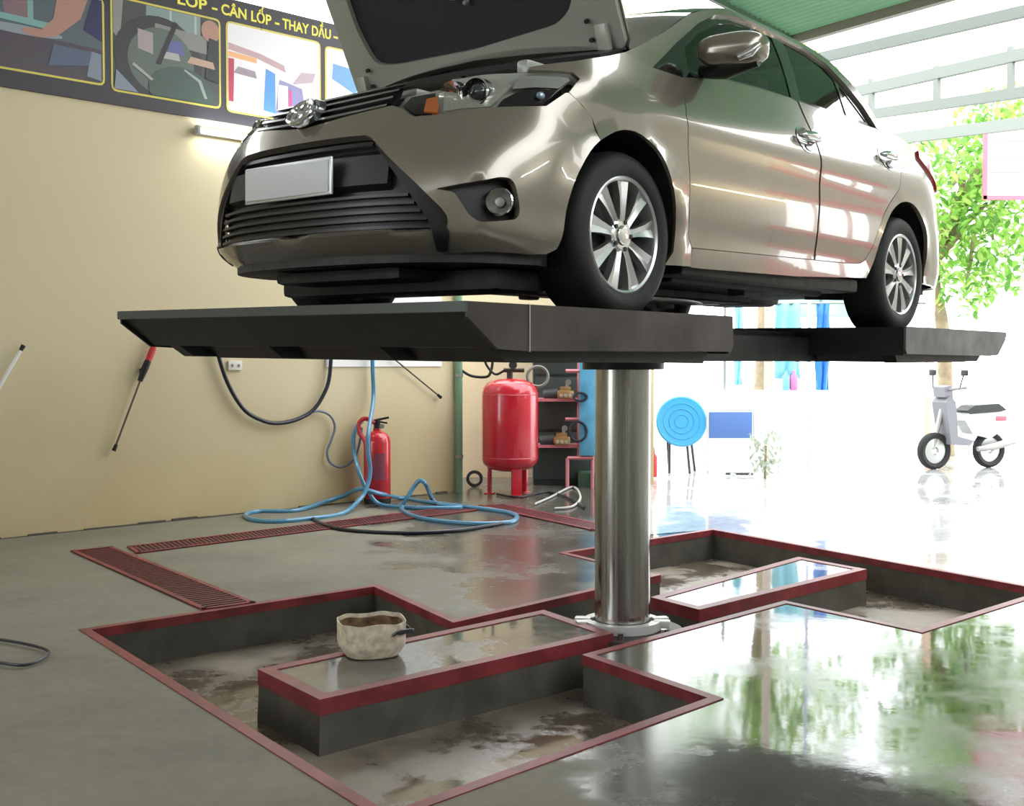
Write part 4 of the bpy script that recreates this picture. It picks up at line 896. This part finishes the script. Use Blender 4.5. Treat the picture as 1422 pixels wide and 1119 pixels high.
bm = bmesh.new(); add_tube(bm, catmull([(-.02, -.02, .73), (-.10, -.04, .77), (-.155, -.05, .73), (-.15, -.06, .64), (-.10, -.085, .57), (-.085, -.10, .45), (-.09, -.105, .2)], 6), .02, 8); obj('discharge_hose', bm, mat('hose_red', (.5, .03, .04), .4), ex)
bm = bmesh.new(); 
for k in range(9):
    a0 = -1.75+.9*k/8; 
    if k: bm.faces.new([bm.verts.new((.1232*math.cos(a), .1232*math.sin(a), z)) for a, z in ((pa_, .22), (a0, .22), (a0, .46), (pa_, .46))])
    pa_ = a0
obj('paper_label', bm, mat('ext_label', (.22, .05, .08), .4), ex)
bm = bmesh.new(); add_lathe(bm, [(0, 0), (.022, 0), (.022, .015), (0, .015)], Matrix.Translation((.05, -.03, .70)) @ Matrix.Rotation(math.pi/2, 4, 'X'), 14); obj('gauge', bm, M_steel, ex)
# green corner pipe
bm = bmesh.new(); q = wl(-.02, 0, .05); add_tube(bm, [q, q+Vector((0, 0, 3.0))], .036, 14); cp_ = thing('corner_pipe', 'green painted pipe standing upright at the end of the cream wall', 'pipe', q)
obj('pipe', bm, mat('pipe_green', (.18, .33, .22), .35), cp_).location = -q
for z in (.35, 1.15, 2.2):
    bm = bmesh.new(); add_lathe(bm, [(.037, -.015), (.042, -.015), (.042, .015), (.037, .015)], Matrix.Translation((0, 0, z)), 14); obj('pipe_clip', bm, M_steel, cp_)
# red pressure tank
M_tank = mat('tank_red', (.52, .012, .03), .22, coat=.7)
TK = at(708, 688, 11.15); TK.z = 0; tk = thing('pressure_tank', 'upright glossy red pressure tank on short legs in the back corner', 'tank', TK)
bm = bmesh.new(); add_lathe(bm, [(0, .215), (.12, .225), (.21, .25), (.262, .30), (.275, .345), (.275, .97), (.262, 1.03), (.21, 1.085), (.12, 1.115), (.04, 1.125), (0, 1.125)], None, 44); obj('tank_shell', bm, M_tank, tk)
for z in (.36, .965):
    bm = bmesh.new(); add_lathe(bm, [(.273, -.006), (.278, 0), (.273, .006)], Matrix.Translation((0, 0, z)), 44); obj('weld_ring', bm, M_tank, tk)
for a in (-1.25, .85, 2.95):
    bm = bmesh.new(); R = Matrix.Rotation(a, 3, 'Z'); add_box(bm, R @ Vector((.20, 0, .15)), (.03, .10, .30), R, .006); add_box(bm, R @ Vector((.20, 0, .006)), (.09, .11, .012), R, .002); obj('leg', bm, M_tank, tk)
bm = bmesh.new(); add_tube(bm, [(0, 0, 1.12), (0, 0, 1.20)], .03, 12); add_tube(bm, [(-.06, 0, 1.20), (.14, 0, 1.20)], .022, 10); add_lathe(bm, [(0, -.02), (.04, -.02), (.04, .02), (0, .02)], Matrix.Translation((.03, -.06, 1.25)) @ Matrix.Rotation(math.pi/2, 4, 'X'), 20); obj('manifold', bm, mat('manifold_dark', (.06, .05, .045), .4, .5), tk)
bm = bmesh.new(); add_tube(bm, catmull([(-.05, 0, 1.2), (-.14, .02, 1.16), (-.22, .02, 1.24), (-.26, .0, 1.35)], 5), .012, 8); obj('feed_hose', bm, M_black, tk)
bm = bmesh.new(); add_lathe(bm, [(.10, -.012), (.115, 0), (.10, .012), (.085, 0), (.10, -.012)], Matrix.Translation((.27, -.02, 1.14)) @ Matrix.Rotation(1.3, 4, 'X'), 24); obj('hose_coil', bm, mat('coil_grey', (.16, .15, .13), .5), tk)
bm = bmesh.new(); add_tube(bm, catmull([wl(-.0, 1.20, .06), at(655, 522, 11.3), at(676, 523, 11.3), at(682, 514, 11.3), at(684, 500, 11.3), at(684, 470, 11.3)], 5), .014, 8); solo('air_pipe', bm, M_black, 'thin black air pipe bending up from the green pipe to the tank', 'pipe')
bm = bmesh.new(); add_lathe(bm, [(.055, -.03), (.085, -.03), (.085, .03), (.055, .03), (.055, -.03)], None, 24); o = solo('old_reel', bm, M_under, 'dark round reel on the floor against the far corner wall', 'reel'); o.matrix_world = Matrix.Translation(at(659, 671, 11.75)) @ Matrix.Rotation(math.pi/2, 4, 'X'); o.location.z = .087
# pump rack behind the post
M_cab = mat('cabinet_green_black', (.028, .04, .036), .5, var=.4, vscale=6); M_pink = mat('rack_pink', (.50, .16, .18), .5); M_brass = mat('pump_brass', (.55, .35, .16), .3, .8)
ck = thing('machine_cabinet', 'dark green machine cabinet standing behind the red pressure tank', 'cabinet', Vector((.54, 12.2, 0)))
bm = bmesh.new(); add_box(bm, (0, 0, .85), (.64, .5, 1.7), None, .01); obj('cabinet_body', bm, M_cab, ck)
for z0, z1 in ((.06, .55), (.58, 1.12), (1.15, 1.66)):
    bm = bmesh.new(); add_box(bm, (-.02, -.255, (z0+z1)/2), (.56, .02, z1-z0), None, .006); obj('door', bm, mat('cabinet_door', (.04, .055, .05), .4), ck)
def pump(u, v, label):
    P = at(u, v, 11.72); t = thing('wash_pump', label, 'pump', P)
    bm = bmesh.new(); add_box(bm, (0, 0, -.005), (.17, .16, .085), None, .02); add_box(bm, (0, 0, .05), (.11, .1, .05), None, .012); obj('pump_block', bm, M_brass, t)
    bm = bmesh.new()
    for k in (-1, 0, 1): add_tube(bm, [(k*.045, -.075, -.01), (k*.045, -.105, -.01)], .018, 8)
    obj('valve_caps', bm, mat('cap_pale', (.6, .58, .5), .3, .5), t)
    bm = bmesh.new(); add_tube(bm, [(.02, 0, .06), (.02, 0, .11)], .016, 8); add_lathe(bm, [(0, -.012), (.03, -.012), (.03, .012), (0, .012)], Matrix.Translation((.03, -.02, .12)) @ Matrix.Rotation(math.pi/2, 4, 'X'), 16); obj('pressure_gauge', bm, M_steel, t)
    bm = bmesh.new(); add_tube(bm, [(-.22, .02, -.03), (-.07, .02, -.01)], .07, 14); obj('motor', bm, M_under, t)
    bm = bmesh.new(); add_box(bm, (-.02, .08, -.06), (.5, .28, .03)); obj('shelf_bracket', bm, M_pink, t); return t
pump(785, 547, 'upper brass wash pump on the rack behind the steel post'); pump(780, 611, 'lower brass wash pump on the rack behind the steel post')
rk = thing('pump_rack', 'pink painted angle-iron rack beside the blue panel', 'rack', Vector((.70, 11.6, 0)))
for a, b in (((-.14, 0, 0), (-.14, 0, .31)), ((-.14, 0, .31), (.12, 0, .31)), ((-.02, .1, .3), (-.02, .1, 1.5)), ((-.16, .0, 1.19), (.1, .0, 1.19)), ((-.16, .05, .70), (.0, .05, .70)), ((.12, .1, 0), (.12, .1, 1.5))):
    bm = bmesh.new(); add_tube(bm, [a, b], .018, 4); obj('angle_bar', bm, M_pink, rk, smooth=False)
bm = bmesh.new(); _p = at(816, 560, 11.6); add_box(bm, (_p.x, _p.y, .862), (.17, .05, 1.06), None, .02); o = solo('plastic_sheet', bm, mat('panel_blue', (.10, .33, .52), .35, var=.2, vscale=6), 'upright blue plastic sheet just left of the steel post', 'plastic sheet')
bm = bmesh.new(); add_box(bm, at(818, 668, 11.85), (.22, .22, .2), None, .03); o = solo('green_crate', bm, mat('crate_green', (.04, .09, .05), .6), 'dark green crate on the floor under the blue panel', 'crate'); 
for u, v, r_, lb_ in ((806, 551, .065, 'upper dark hose loop hanging in front of the blue panel'), (803, 599, .085, 'lower dark hose loop hanging in front of the blue panel')):
    c = at(u, v, 11.562); bm = bmesh.new(); add_tube(bm, [c+Vector((r_*math.cos(a), 0, r_*(.62 if r_ < .07 else 1.15)*math.sin(a))) for a in [2*math.pi*k/28 for k in range(28)]], .012, 8, closed=True); solo('hose_loop', bm, M_bh, lb_, 'hose')
bm = bmesh.new(); add_lathe(bm, [(.001, 0), (.05, .0), (.055, .02), (.055, .22), (.03, .26), (.022, .33), (.001, .33)], None, 20); o = solo('red_bottle', bm, M_hr, 'small red bottle on the floor at the foot of the steel post, on its right', 'bottle'); o.location = fl(906, 662)
# ------------------------------------------------------------------ OUTSIDE, BEYOND THE BAY
M_gal = mat('galvanised', (.26, .29, .26), .5, .2); M_whitew = mat('white_render', (.88, .88, .86), .6)
def bar(bm, a, b, w, h):
    a, b = Vector(a), Vector(b); d = (b-a); L = d.length; d.normalize(); y = Vector((0, 0, 1)).cross(d).normalized(); z = d.cross(y)
    add_box(bm, (a+b)/2, (L, w, h), Matrix((d, y, z)).transposed())
slab('wall_pillar', [Vector((1.06, 12.0, 0)), Vector((1.48, 12.0, 0)), Vector((1.48, 12.4, 0)), Vector((1.06, 12.4, 0))], -.2, 6.5, M_cream)
def leafmat(name, col):
    m = bpy.data.materials.new(name); m.use_nodes = True; n, l = nodes(m); p = n['Principled BSDF']; p.inputs['Base Color'].default_value = (*col, 1); p.inputs['Roughness'].default_value = .5
    t = n.new('ShaderNodeBsdfTranslucent'); t.inputs['Color'].default_value = (*[min(1, c*1.5) for c in col], 1); mx = n.new('ShaderNodeMixShader'); mx.inputs[0].default_value = .5
    l.new(p.outputs[0], mx.inputs[1]); l.new(t.outputs[0], mx.inputs[2]); l.new(mx.outputs[0], n['Material Output'].inputs['Surface']); return m
# green corrugated awning
E0, E1 = Vector((2.17, 9.03, 3.8)), Vector((2.17, 9.03, 3.8))+DB*6.5
nR = 260; bm = bmesh.new(); rows = []
for i in range(nR+1):
    t = 2.2*i/nR; zz = 3.8+.058*t+.007*math.sin(i*math.pi/4.0); rows.append([bm.verts.new(E0-DA*t+Vector((0, 0, zz-3.8))), bm.verts.new(E1-DA*t+Vector((0, 0, zz-3.8)))])
for a, b in zip(rows, rows[1:]): bm.faces.new((a[0], a[1], b[1], b[0]))
awm = leafmat('awning_green', (.22, .33, .24)); aw = thing('awning_roof', 'green corrugated metal awning above the back of the car', 'awning', (0, 0, 0)); o = obj('awning_sheet', bm, awm, aw); md = o.modifiers.new('sheet', 'SOLIDIFY'); md.thickness = .01
bm = bmesh.new(); bar(bm, E0-Vector((0, 0, .03)), E1-Vector((0, 0, .03)), .06, .07); obj('edge_gutter', bm, mat('gutter_brown', (.30, .26, .22), .5), aw, smooth=False)
bm = bmesh.new(); bar(bm, E0, E0-DA*2.2+Vector((0, 0, .128)), .03, .07); obj('side_trim', bm, mat('trim_green', (.16, .26, .18), .5), aw, smooth=False)
def on_line(u, v, P, D):  # ray through the picture onto the upright plane holding line P + t D
    d = ray(u, v); n = Vector((-D.y, D.x, 0)); k = (Vector((P.x, P.y, 0)).dot(n))/d.dot(n); return Vector((d.x*k, d.y*k, EYE+d.z*k))
def beam(label, u0, v0, u1, v1, z, w, h):
    a, b = fl(u0, v0, z), fl(u1, v1, z); a, b = a-(b-a)*.9, b+(b-a)*.6; bm = bmesh.new(); bar(bm, a, b, w, h); return tag(obj('roof_purlin', bm, M_gal, smooth=False), label, 'roof beam')
beam('grey steel purlin nearest the green awning edge', 1150, 78, 1422, 16, 3.85, .05, .085)
P0, P1 = fl(1200, 125, 3.9), fl(1422, 75, 3.9); TD = (P1-P0).normalized()
tr = thing('roof_truss', 'pale steel roof truss with short uprights behind the car roof', 'roof truss', P0)
A0, A1 = P0-TD*2.2, P1+TD*2.0
bm = bmesh.new(); bar(bm, A0-P0, A1-P0, .06, .10); obj('top_chord', bm, M_gal, tr, smooth=False)
B0, B1 = on_line(1215, 158, P0, TD), on_line(1422, 128, P0, TD); dd = (B1-B0)
bm = bmesh.new(); bar(bm, B0-dd*1.0-P0, B1+dd*.8-P0, .06, .09); obj('bottom_chord', bm, M_gal, tr, smooth=False)
for u, v0, v1 in ((1116, 130, 172), (1210, 110, 160), (1301, 92, 148), (1404, 65, 132), (1500, 50, 118)):
    bm = bmesh.new(); bar(bm, on_line(u, v0, P0, TD)-P0, on_line(u, v1, P0, TD)-P0, .05, .05); obj('upright', bm, M_gal, tr, smooth=False)
Q0, Q1 = fl(1260, 191, 3.9), fl(1422, 171, 3.9); bm = bmesh.new(); dd = Q1-Q0; bar(bm, Q0-dd*1.5, Q1+dd*.7, .06, .13); tag(obj('eaves_beam', bm, M_gal, smooth=False), 'grey eaves beam above the green tree foliage', 'roof beam')
for u, lb_ in ((1345, 'rightmost hanging beam bracket'),): pass
# pink and white hanging sign
S0, S1 = at(1366, 275, 14.0), at(1440, 275, 14.0)
sg_ = thing('hanging_sign', 'white sign board with pink border hanging at the right picture edge', 'sign', S0)
bm = bmesh.new(); add_box(bm, (.55, 0, .43), (1.1, .04, .86)); obj('sign_board', bm, mat('sign_white', (.80, .62, .64), .5), sg_, smooth=False)
bm = bmesh.new()
for c, s in (((.55, -.025, .86), (1.14, .03, .05)), ((.55, -.025, 0), (1.14, .03, .05)), ((0, -.025, .43), (.05, .03, .9)), ((1.1, -.025, .43), (.05, .03, .9))): add_box(bm, c, s)
obj('sign_border', bm, mat('sign_pink', (.75, .18, .25), .5), sg_, smooth=False)
bm = bmesh.new()
for z, w in ((.70, .9), (.5, .85), (.32, .8)): add_box(bm, (.08+w/2, -.024, z), (w, .01, .035))
obj('sign_stripes', bm, mat('sign_pale_red', (.8, .35, .42), .5), sg_, smooth=False)
bm = bmesh.new(); 
for x in (.1, 1.0): add_tube(bm, [(x, 0, .85), (x, 0, 1.3)], .012, 6)
obj('hanger_rods', bm, M_gal, sg_)
# trees
LM = [leafmat('leaf_bright', (.26, .46, .10)), leafmat('leaf_deep', (.12, .28, .06)), leafmat('leaf_yellow', (.42, .55, .16))]
M_bark = mat('bark', (.33, .26, .17), .8, var=.3, vscale=8)
def tree(base, blobs, trunk, label, n, seed):
    rr = random.Random(seed); t = thing('leafy_tree', label, 'tree', base); b = Vector(base)
    bm = bmesh.new(); add_tube(bm, [p-b for p in catmull(trunk, 4)], [.11-.06*i/(4*(len(trunk)-1)) for i in range(4*(len(trunk)-1)+1)], 10); top = trunk[-2]
    for c, r in blobs: add_tube(bm, catmull([trunk[len(trunk)//2]-b, (trunk[-1]-b)*.5+(Vector(c)-b)*.5, Vector(c)-b], 4), [.05-.004*k for k in range(9)], 7)
    obj('trunk', bm, M_bark, t)
    bm = bmesh.new(); tot = sum(r[0]*r[1]*r[2] for c, r in blobs)
    for c, r in blobs:
        for i in range(int(n*r[0]*r[1]*r[2]/tot)):
            while True:
                v = Vector((rr.uniform(-1, 1), rr.uniform(-1, 1), rr.uniform(-1, 1)))
                if .25 < v.length < 1: break
            p = Vector(c)-b+Vector((v.x*r[0], v.y*r[1], v.z*r[2])); s = rr.uniform(.05, .10)
            M = Matrix.Rotation(rr.uniform(0, 6.28), 3, 'Z') @ Matrix.Rotation(rr.uniform(-1.1, 1.1), 3, 'X') @ Matrix.Rotation(rr.uniform(-.5, .5), 3, 'Y')
            q = [p+M @ Vector(w)*s for w in ((0, -1, 0), (.42, -.2, .1), (.36, .45, .06), (0, 1, -.1), (-.36, .45, .06), (-.42, -.2, .1))]
            bm.faces.new([bm.verts.new(w) for w in q]).material_index = rr.choice((0, 0, 1, 2))
    f = obj('foliage', bm, LM, t, smooth=False); f['kind'] = 'stuff'
tree(Vector((5.0, 15.6, 0)), [((5.6, 14.8, 3.5), (.9, .8, .75)), ((6.4, 15.4, 2.9), (.8, .8, .8)), ((5.15, 15.0, 2.6), (.45, .5, .45)), ((5.9, 15, 2.3), (.5, .5, .45)), ((6.6, 15.2, 4.2), (.9, .8, .7))], [Vector((5.9, 15.6, 0)), Vector((5.8, 15.5, 1.6)), Vector((5.6, 15.3, 2.6)), Vector((6.1, 15.2, 3.8))], 'bright green tree right of the car, branches hanging below the eaves beam', 3600, 11)
tree(Vector((3.6, 17.0, 0)), [((3.2, 16.6, 4.1), (1.2, 1, 1.0)), ((4.3, 16.8, 3.7), (1.0, .9, .9)), ((3.7, 16.9, 5.2), (1.1, 1, .8))], [Vector((3.6, 17, 0)), Vector((3.7, 17, 2)), Vector((3.6, 17, 4.6))], 'leafy tree standing hidden behind the car, mirrored in the wet floor', 2600, 12)
tree(Vector((9.4, 16.4, 0)), [((8.7, 16, 3.8), (1.1, 1, 1.1)), ((9.8, 16.4, 3.4), (1.1, 1, 1.1)), ((9.2, 16, 5.0), (1.0, 1, .8))], [Vector((9.4, 16.4, 0)), Vector((9.3, 16.3, 2)), Vector((9.3, 16.2, 4.4))], 'leafy tree beyond the hanging sign outside the right picture edge', 2600, 13)
# things standing in the yard
M_sky = mat('table_blue', (.05, .34, .62), .35); M_navy = mat('panel_navy', (.10, .20, .50), .4); M_leg = mat('leg_dark', (.05, .05, .06), .5)
R1 = at(945, 657, 13.2); R1.z = 0; rt = thing('round_table', 'round bright blue folding table tipped up on its legs, right of the post', 'table', R1)
bm = bmesh.new(); add_lathe(bm, [(0, -.015), (.275, -.015), (.292, 0), (.275, .016), (.25, .012), (.1, .01), (0, .012)], Matrix.Translation((0, -.05, .60)) @ Matrix.Rotation(math.pi/2-.15, 4, 'X'), 44); obj('table_top', bm, M_sky, rt)
bm = bmesh.new()
for k in range(3): add_lathe(bm, [(.07+.065*k, .012), (.076+.065*k, .020), (.082+.065*k, .012)], Matrix.Translation((0, -.05, .60)) @ Matrix.Rotation(math.pi/2-.15, 4, 'X'), 40)
obj('moulded_rings', bm, M_sky, rt)
for a, b in (((-.12, .02, .5), (-.13, -.02, 0)), ((.06, .02, .5), (.10, -.04, 0)), ((-.13, .2, .45), (-.1, .22, 0)), ((.14, .2, .45), (.2, .22, 0))):
    bm = bmesh.new(); add_tube(bm, [a, b], .014, 8); obj('leg', bm, M_leg, rt)
R2 = at(1014, 665, 13.1); R2.z = 0; st_ = thing('folding_screen_table', 'blue topped table in a pale metal frame, tipped up beside the round blue one', 'table', R2)
bm = bmesh.new(); add_box(bm, (0, 0, .56), (.49, .03, .30), None, .008); obj('table_top', bm, M_navy, st_)
for a, b in (((-.26, 0, 0), (-.26, 0, .76)), ((.27, 0, 0), (.27, 0, .82)), ((-.26, 0, .74), (.27, 0, .74)), ((-.26, 0, .39), (.27, 0, .36)), ((-.26, -.02, .06), (.0, -.3, .02)), ((.27, -.02, .06), (.16, -.3, .02))):
    bm = bmesh.new(); add_tube(bm, [a, b], .016, 8); obj('frame_tube', bm, mat('tube_pale', (.72, .74, .74), .3, .4), st_)
bm = bmesh.new(); add_tube(bm, [(-.10, -.25, .03), (.2, -.28, .03)], .014, 8); obj('foot_bar', bm, M_leg, st_)
slab('wall_yard', [Vector((2.2, 14.5, 0)), Vector((5.2, 14.5, 0)), Vector((5.2, 14.7, 0)), Vector((2.2, 14.7, 0))], -.2, .92, M_whitew)
bm = bmesh.new(); q = at(1067, 540, 14.6); q.z = .9; add_tube(bm, [q, q+Vector((0, 0, 3.2))], .055, 10); solo('brown_post', bm, mat('post_brown', (.55, .46, .40), .7), 'brown post rising above the white yard wall', 'post')
bm = bmesh.new(); q = at(1122, 657, 13.4); q.z = 0; add_tube(bm, [q, q+Vector((0, 0, 3.8))], .02, 8); solo('awning_pole', bm, mat('pole_lilac', (.58, .60, .78), .4, .3), 'thin pale lilac pole holding the awning, right of the brown post', 'pole')
def drape(name, u0, v0, u1, v1, Y, m, label, cat, amp=.03, n=14):
    a, b, c = at(u0, v0, Y), at(u1, v0, Y), at(u0, v1, Y); bm = bmesh.new(); rows = []
    for i in range(9):
        r = []
        for k in range(n+1):
            u = k/n; p = a+(b-a)*u+(c-a)*(i/8); p.y += amp*math.sin(u*13+i*.3)*(.4+.6*i/8); p.x += .012*math.sin(i*1.1+u*4); r.append(bm.verts.new(p))
        rows.append(r)
    for A, B in zip(rows, rows[1:]):
        for k in range(n): bm.faces.new((A[k], A[k+1], B[k+1], B[k]))
    o = solo(name, bm, m, label, cat); md = o.modifiers.new('cloth', 'SOLIDIFY'); md.thickness = .012; return o
zl = at(1133, 421, 14.66).z
bm = bmesh.new(); a, b = at(1006, 421, 14.66), at(1290, 421, 14.66); a.z = b.z = zl; add_tube(bm, [a, b], .016, 6); solo('washing_line', bm, M_gal, 'washing line strung between the yard posts under the car', 'rope')
bm = bmesh.new(); q = at(1006, 560, 14.6); q.z = .9; add_tube(bm, [q, q+Vector((0, 0, 1.4))], .02, 8); solo('line_pole', bm, M_gal, 'thin grey pole at the left end of the washing line', 'pole')
M_cy = mat('tarp_cyan', (.25, .62, .74), .5)
drape('blue_raincoat', 1133, 421, 1152, 552, 14.66, mat('coat_blue', (.04, .20, .60), .4), 'deep blue raincoat hanging beside the lilac pole', 'coat')
drape('purple_cloth', 1132, 546, 1143, 579, 14.66, mat('cloth_purple', (.45, .12, .55), .6), 'purple cloth hanging under the blue raincoat', 'cloth')
drape('cyan_towel', 1020, 421, 1031, 535, 14.66, M_cy, 'pale cyan towel hanging left of the brown post', 'towel')
drape('cyan_tarp', 1076, 421, 1112, 526, 14.66, M_cy, 'small cyan tarpaulin hanging behind the rear platform, right of the brown post', 'tarpaulin', .05)
drape('cyan_canopy', 1080, 406, 1185, 440, 15.4, mat('canopy_cyan', (.45, .76, .80), .5), 'wide pale cyan canopy seen under the car behind the rear tyre', 'canopy', .05, 24)
bm = bmesh.new(); q = at(1140, 410, 15.4); g_ = q.copy(); g_.z = 0; add_tube(bm, [g_, q+Vector((0, 0, .02))], .02, 8); obj('canopy_pole', bm, M_gal, bpy.data.objects['cyan_canopy'])
for u, c, lb_ in ((1091, (.2, .45, .8), 'small blue bottle on the yard wall left of the lilac pole'), (1102, (.7, .2, .4), 'small pink bottle on the yard wall left of the lilac pole')):
    P = at(u, 575, 14.54); P.z = .92; bm = bmesh.new(); add_lathe(bm, [(.001, 0), (.045, 0), (.05, .02), (.05, .17), (.02, .21), (.02, .25), (.001, .25)], None, 16); o = solo('yard_bottle', bm, mat('bottle_%d' % u, c, .3), lb_, 'bottle'); o.location = P
bm = bmesh.new(); q = at(1290, 560, 14.6); q.z = 0; add_tube(bm, [q, q+Vector((0, 0, 2.6))], .055, 10); solo('orange_post', bm, mat('post_orange', (.86, .60, .47), .6), 'orange post standing behind the rear wheel of the car', 'post')
def bush(P, r, h, n, label, seed, cols):
    rr = random.Random(seed); t = thing('small_shrub', label, 'shrub', P); bm = bmesh.new()
    for i in range(n):
        a, q, z = rr.uniform(0, 6.28), rr.random()**.5*r, rr.uniform(.05, h); p = Vector((q*math.cos(a), q*math.sin(a), z)); s = rr.uniform(.03, .06); M = Matrix.Rotation(rr.uniform(0, 6.28), 3, 'Z') @ Matrix.Rotation(rr.uniform(-1.2, 1.2), 3, 'X')
        bm.faces.new([bm.verts.new(p+M @ Vector(w)*s) for w in ((0, -1, 0), (.4, 0, .1), (0, 1, 0), (-.4, 0, .1))])
    f = obj('foliage', bm, cols, t, smooth=False); f['kind'] = 'stuff'
    bm = bmesh.new(); add_tube(bm, [(0, 0, 0), (.01, 0, h*.7)], .015, 6); obj('stem', bm, M_bark, t)
G0 = at(1062, 678, 12.6); G0.z = 0; bush(G0, .17, .52, 160, 'small grey-green shrub beside the tipped blue tables', 5, leafmat('leaf_grey', (.32, .36, .28)))
# parked motor scooter
MB_ = at(1338, 648, 13.8); MB_.z = 0; mo = thing('motor_scooter', 'grey motor scooter with red tail parked outside at the right edge', 'motorbike', MB_, math.pi+.3)
M_scr = mat('scooter_red', (.62, .06, .10), .3, coat=.5); M_scg = mat('scooter_grey', (.20, .20, .22), .4)
for x, nm in ((-.36, 'rear_wheel'), (.42, 'front_wheel')):
    bm = bmesh.new(); add_lathe(bm, [(.15, -.035), (.19, -.045), (.215, -.03), (.222, 0), (.215, .03), (.19, .045), (.15, .035), (.15, -.035)], Matrix.Translation((x, 0, .222)) @ Matrix.Rotation(math.pi/2, 4, 'X'), 28); w_ = obj(nm, bm, M_rubber, mo)
    bm = bmesh.new(); add_lathe(bm, [(.15, -.02), (.05, -.025), (.03, 0), (.05, .025), (.15, .02)], Matrix.Translation((x, 0, .222)) @ Matrix.Rotation(math.pi/2, 4, 'X'), 20); obj('hub', bm, M_steel, w_)
bm = bmesh.new(); add_prism(bm, [(-.58, .62), (-.42, .72), (.0, .70), (.06, .58), (-.05, .42), (-.3, .36), (-.5, .48)], lambda p, y: Vector((p[0], y, p[1])), -.10, .10); obj('tail_body', bm, mat('scooter_pale', (.72, .72, .72), .35), mo)
bm = bmesh.new(); add_box(bm, (-.45, 0, .60), (.16, .21, .06), None, .01); obj('tail_strip', bm, M_scr, mo)
bm = bmesh.new(); add_prism(bm, [(-.52, .70), (-.40, .78), (-.05, .76), (.05, .70), (.0, .66), (-.4, .68)], lambda p, y: Vector((p[0], y, p[1])), -.12, .12); obj('seat', bm, M_black, mo)
bm = bmesh.new(); add_prism(bm, [(-.05, .34), (.02, .28), (.28, .30), (.36, .80), (.30, .88), (.22, .80), (.18, .40)], lambda p, y: Vector((p[0], y, p[1])), -.13, .13); obj('leg_shield', bm, M_scg, mo)
bm = bmesh.new(); add_tube(bm, [(.30, 0, .80), (.44, 0, .24)], .03, 8); obj('fork', bm, M_steel, mo)
bm = bmesh.new(); add_tube(bm, [(.22, -.32, .98), (.30, -.12, .95), (.30, .12, .95), (.22, .32, .98)], .016, 8); add_prism(bm, [(.24, .86), (.36, .86), (.37, .98), (.27, 1.0)], lambda p, y: Vector((p[0], y, p[1])), -.1, .1); obj('handlebar', bm, M_scg, mo)
for y in (-.24, .24):
    bm = bmesh.new(); add_tube(bm, [(.26, y, .97), (.24, y*1.15, 1.12)], .008, 6); add_box(bm, (.235, y*1.2, 1.15), (.03, .11, .07), None, .012); obj('rear_mirror', bm, M_black, mo)
bm = bmesh.new(); add_tube(bm, [(-.1, .12, .24), (-.3, .15, .27), (-.6, .16, .33)], [.03, .045, .04], 10); obj('muffler', bm, M_steel, mo)
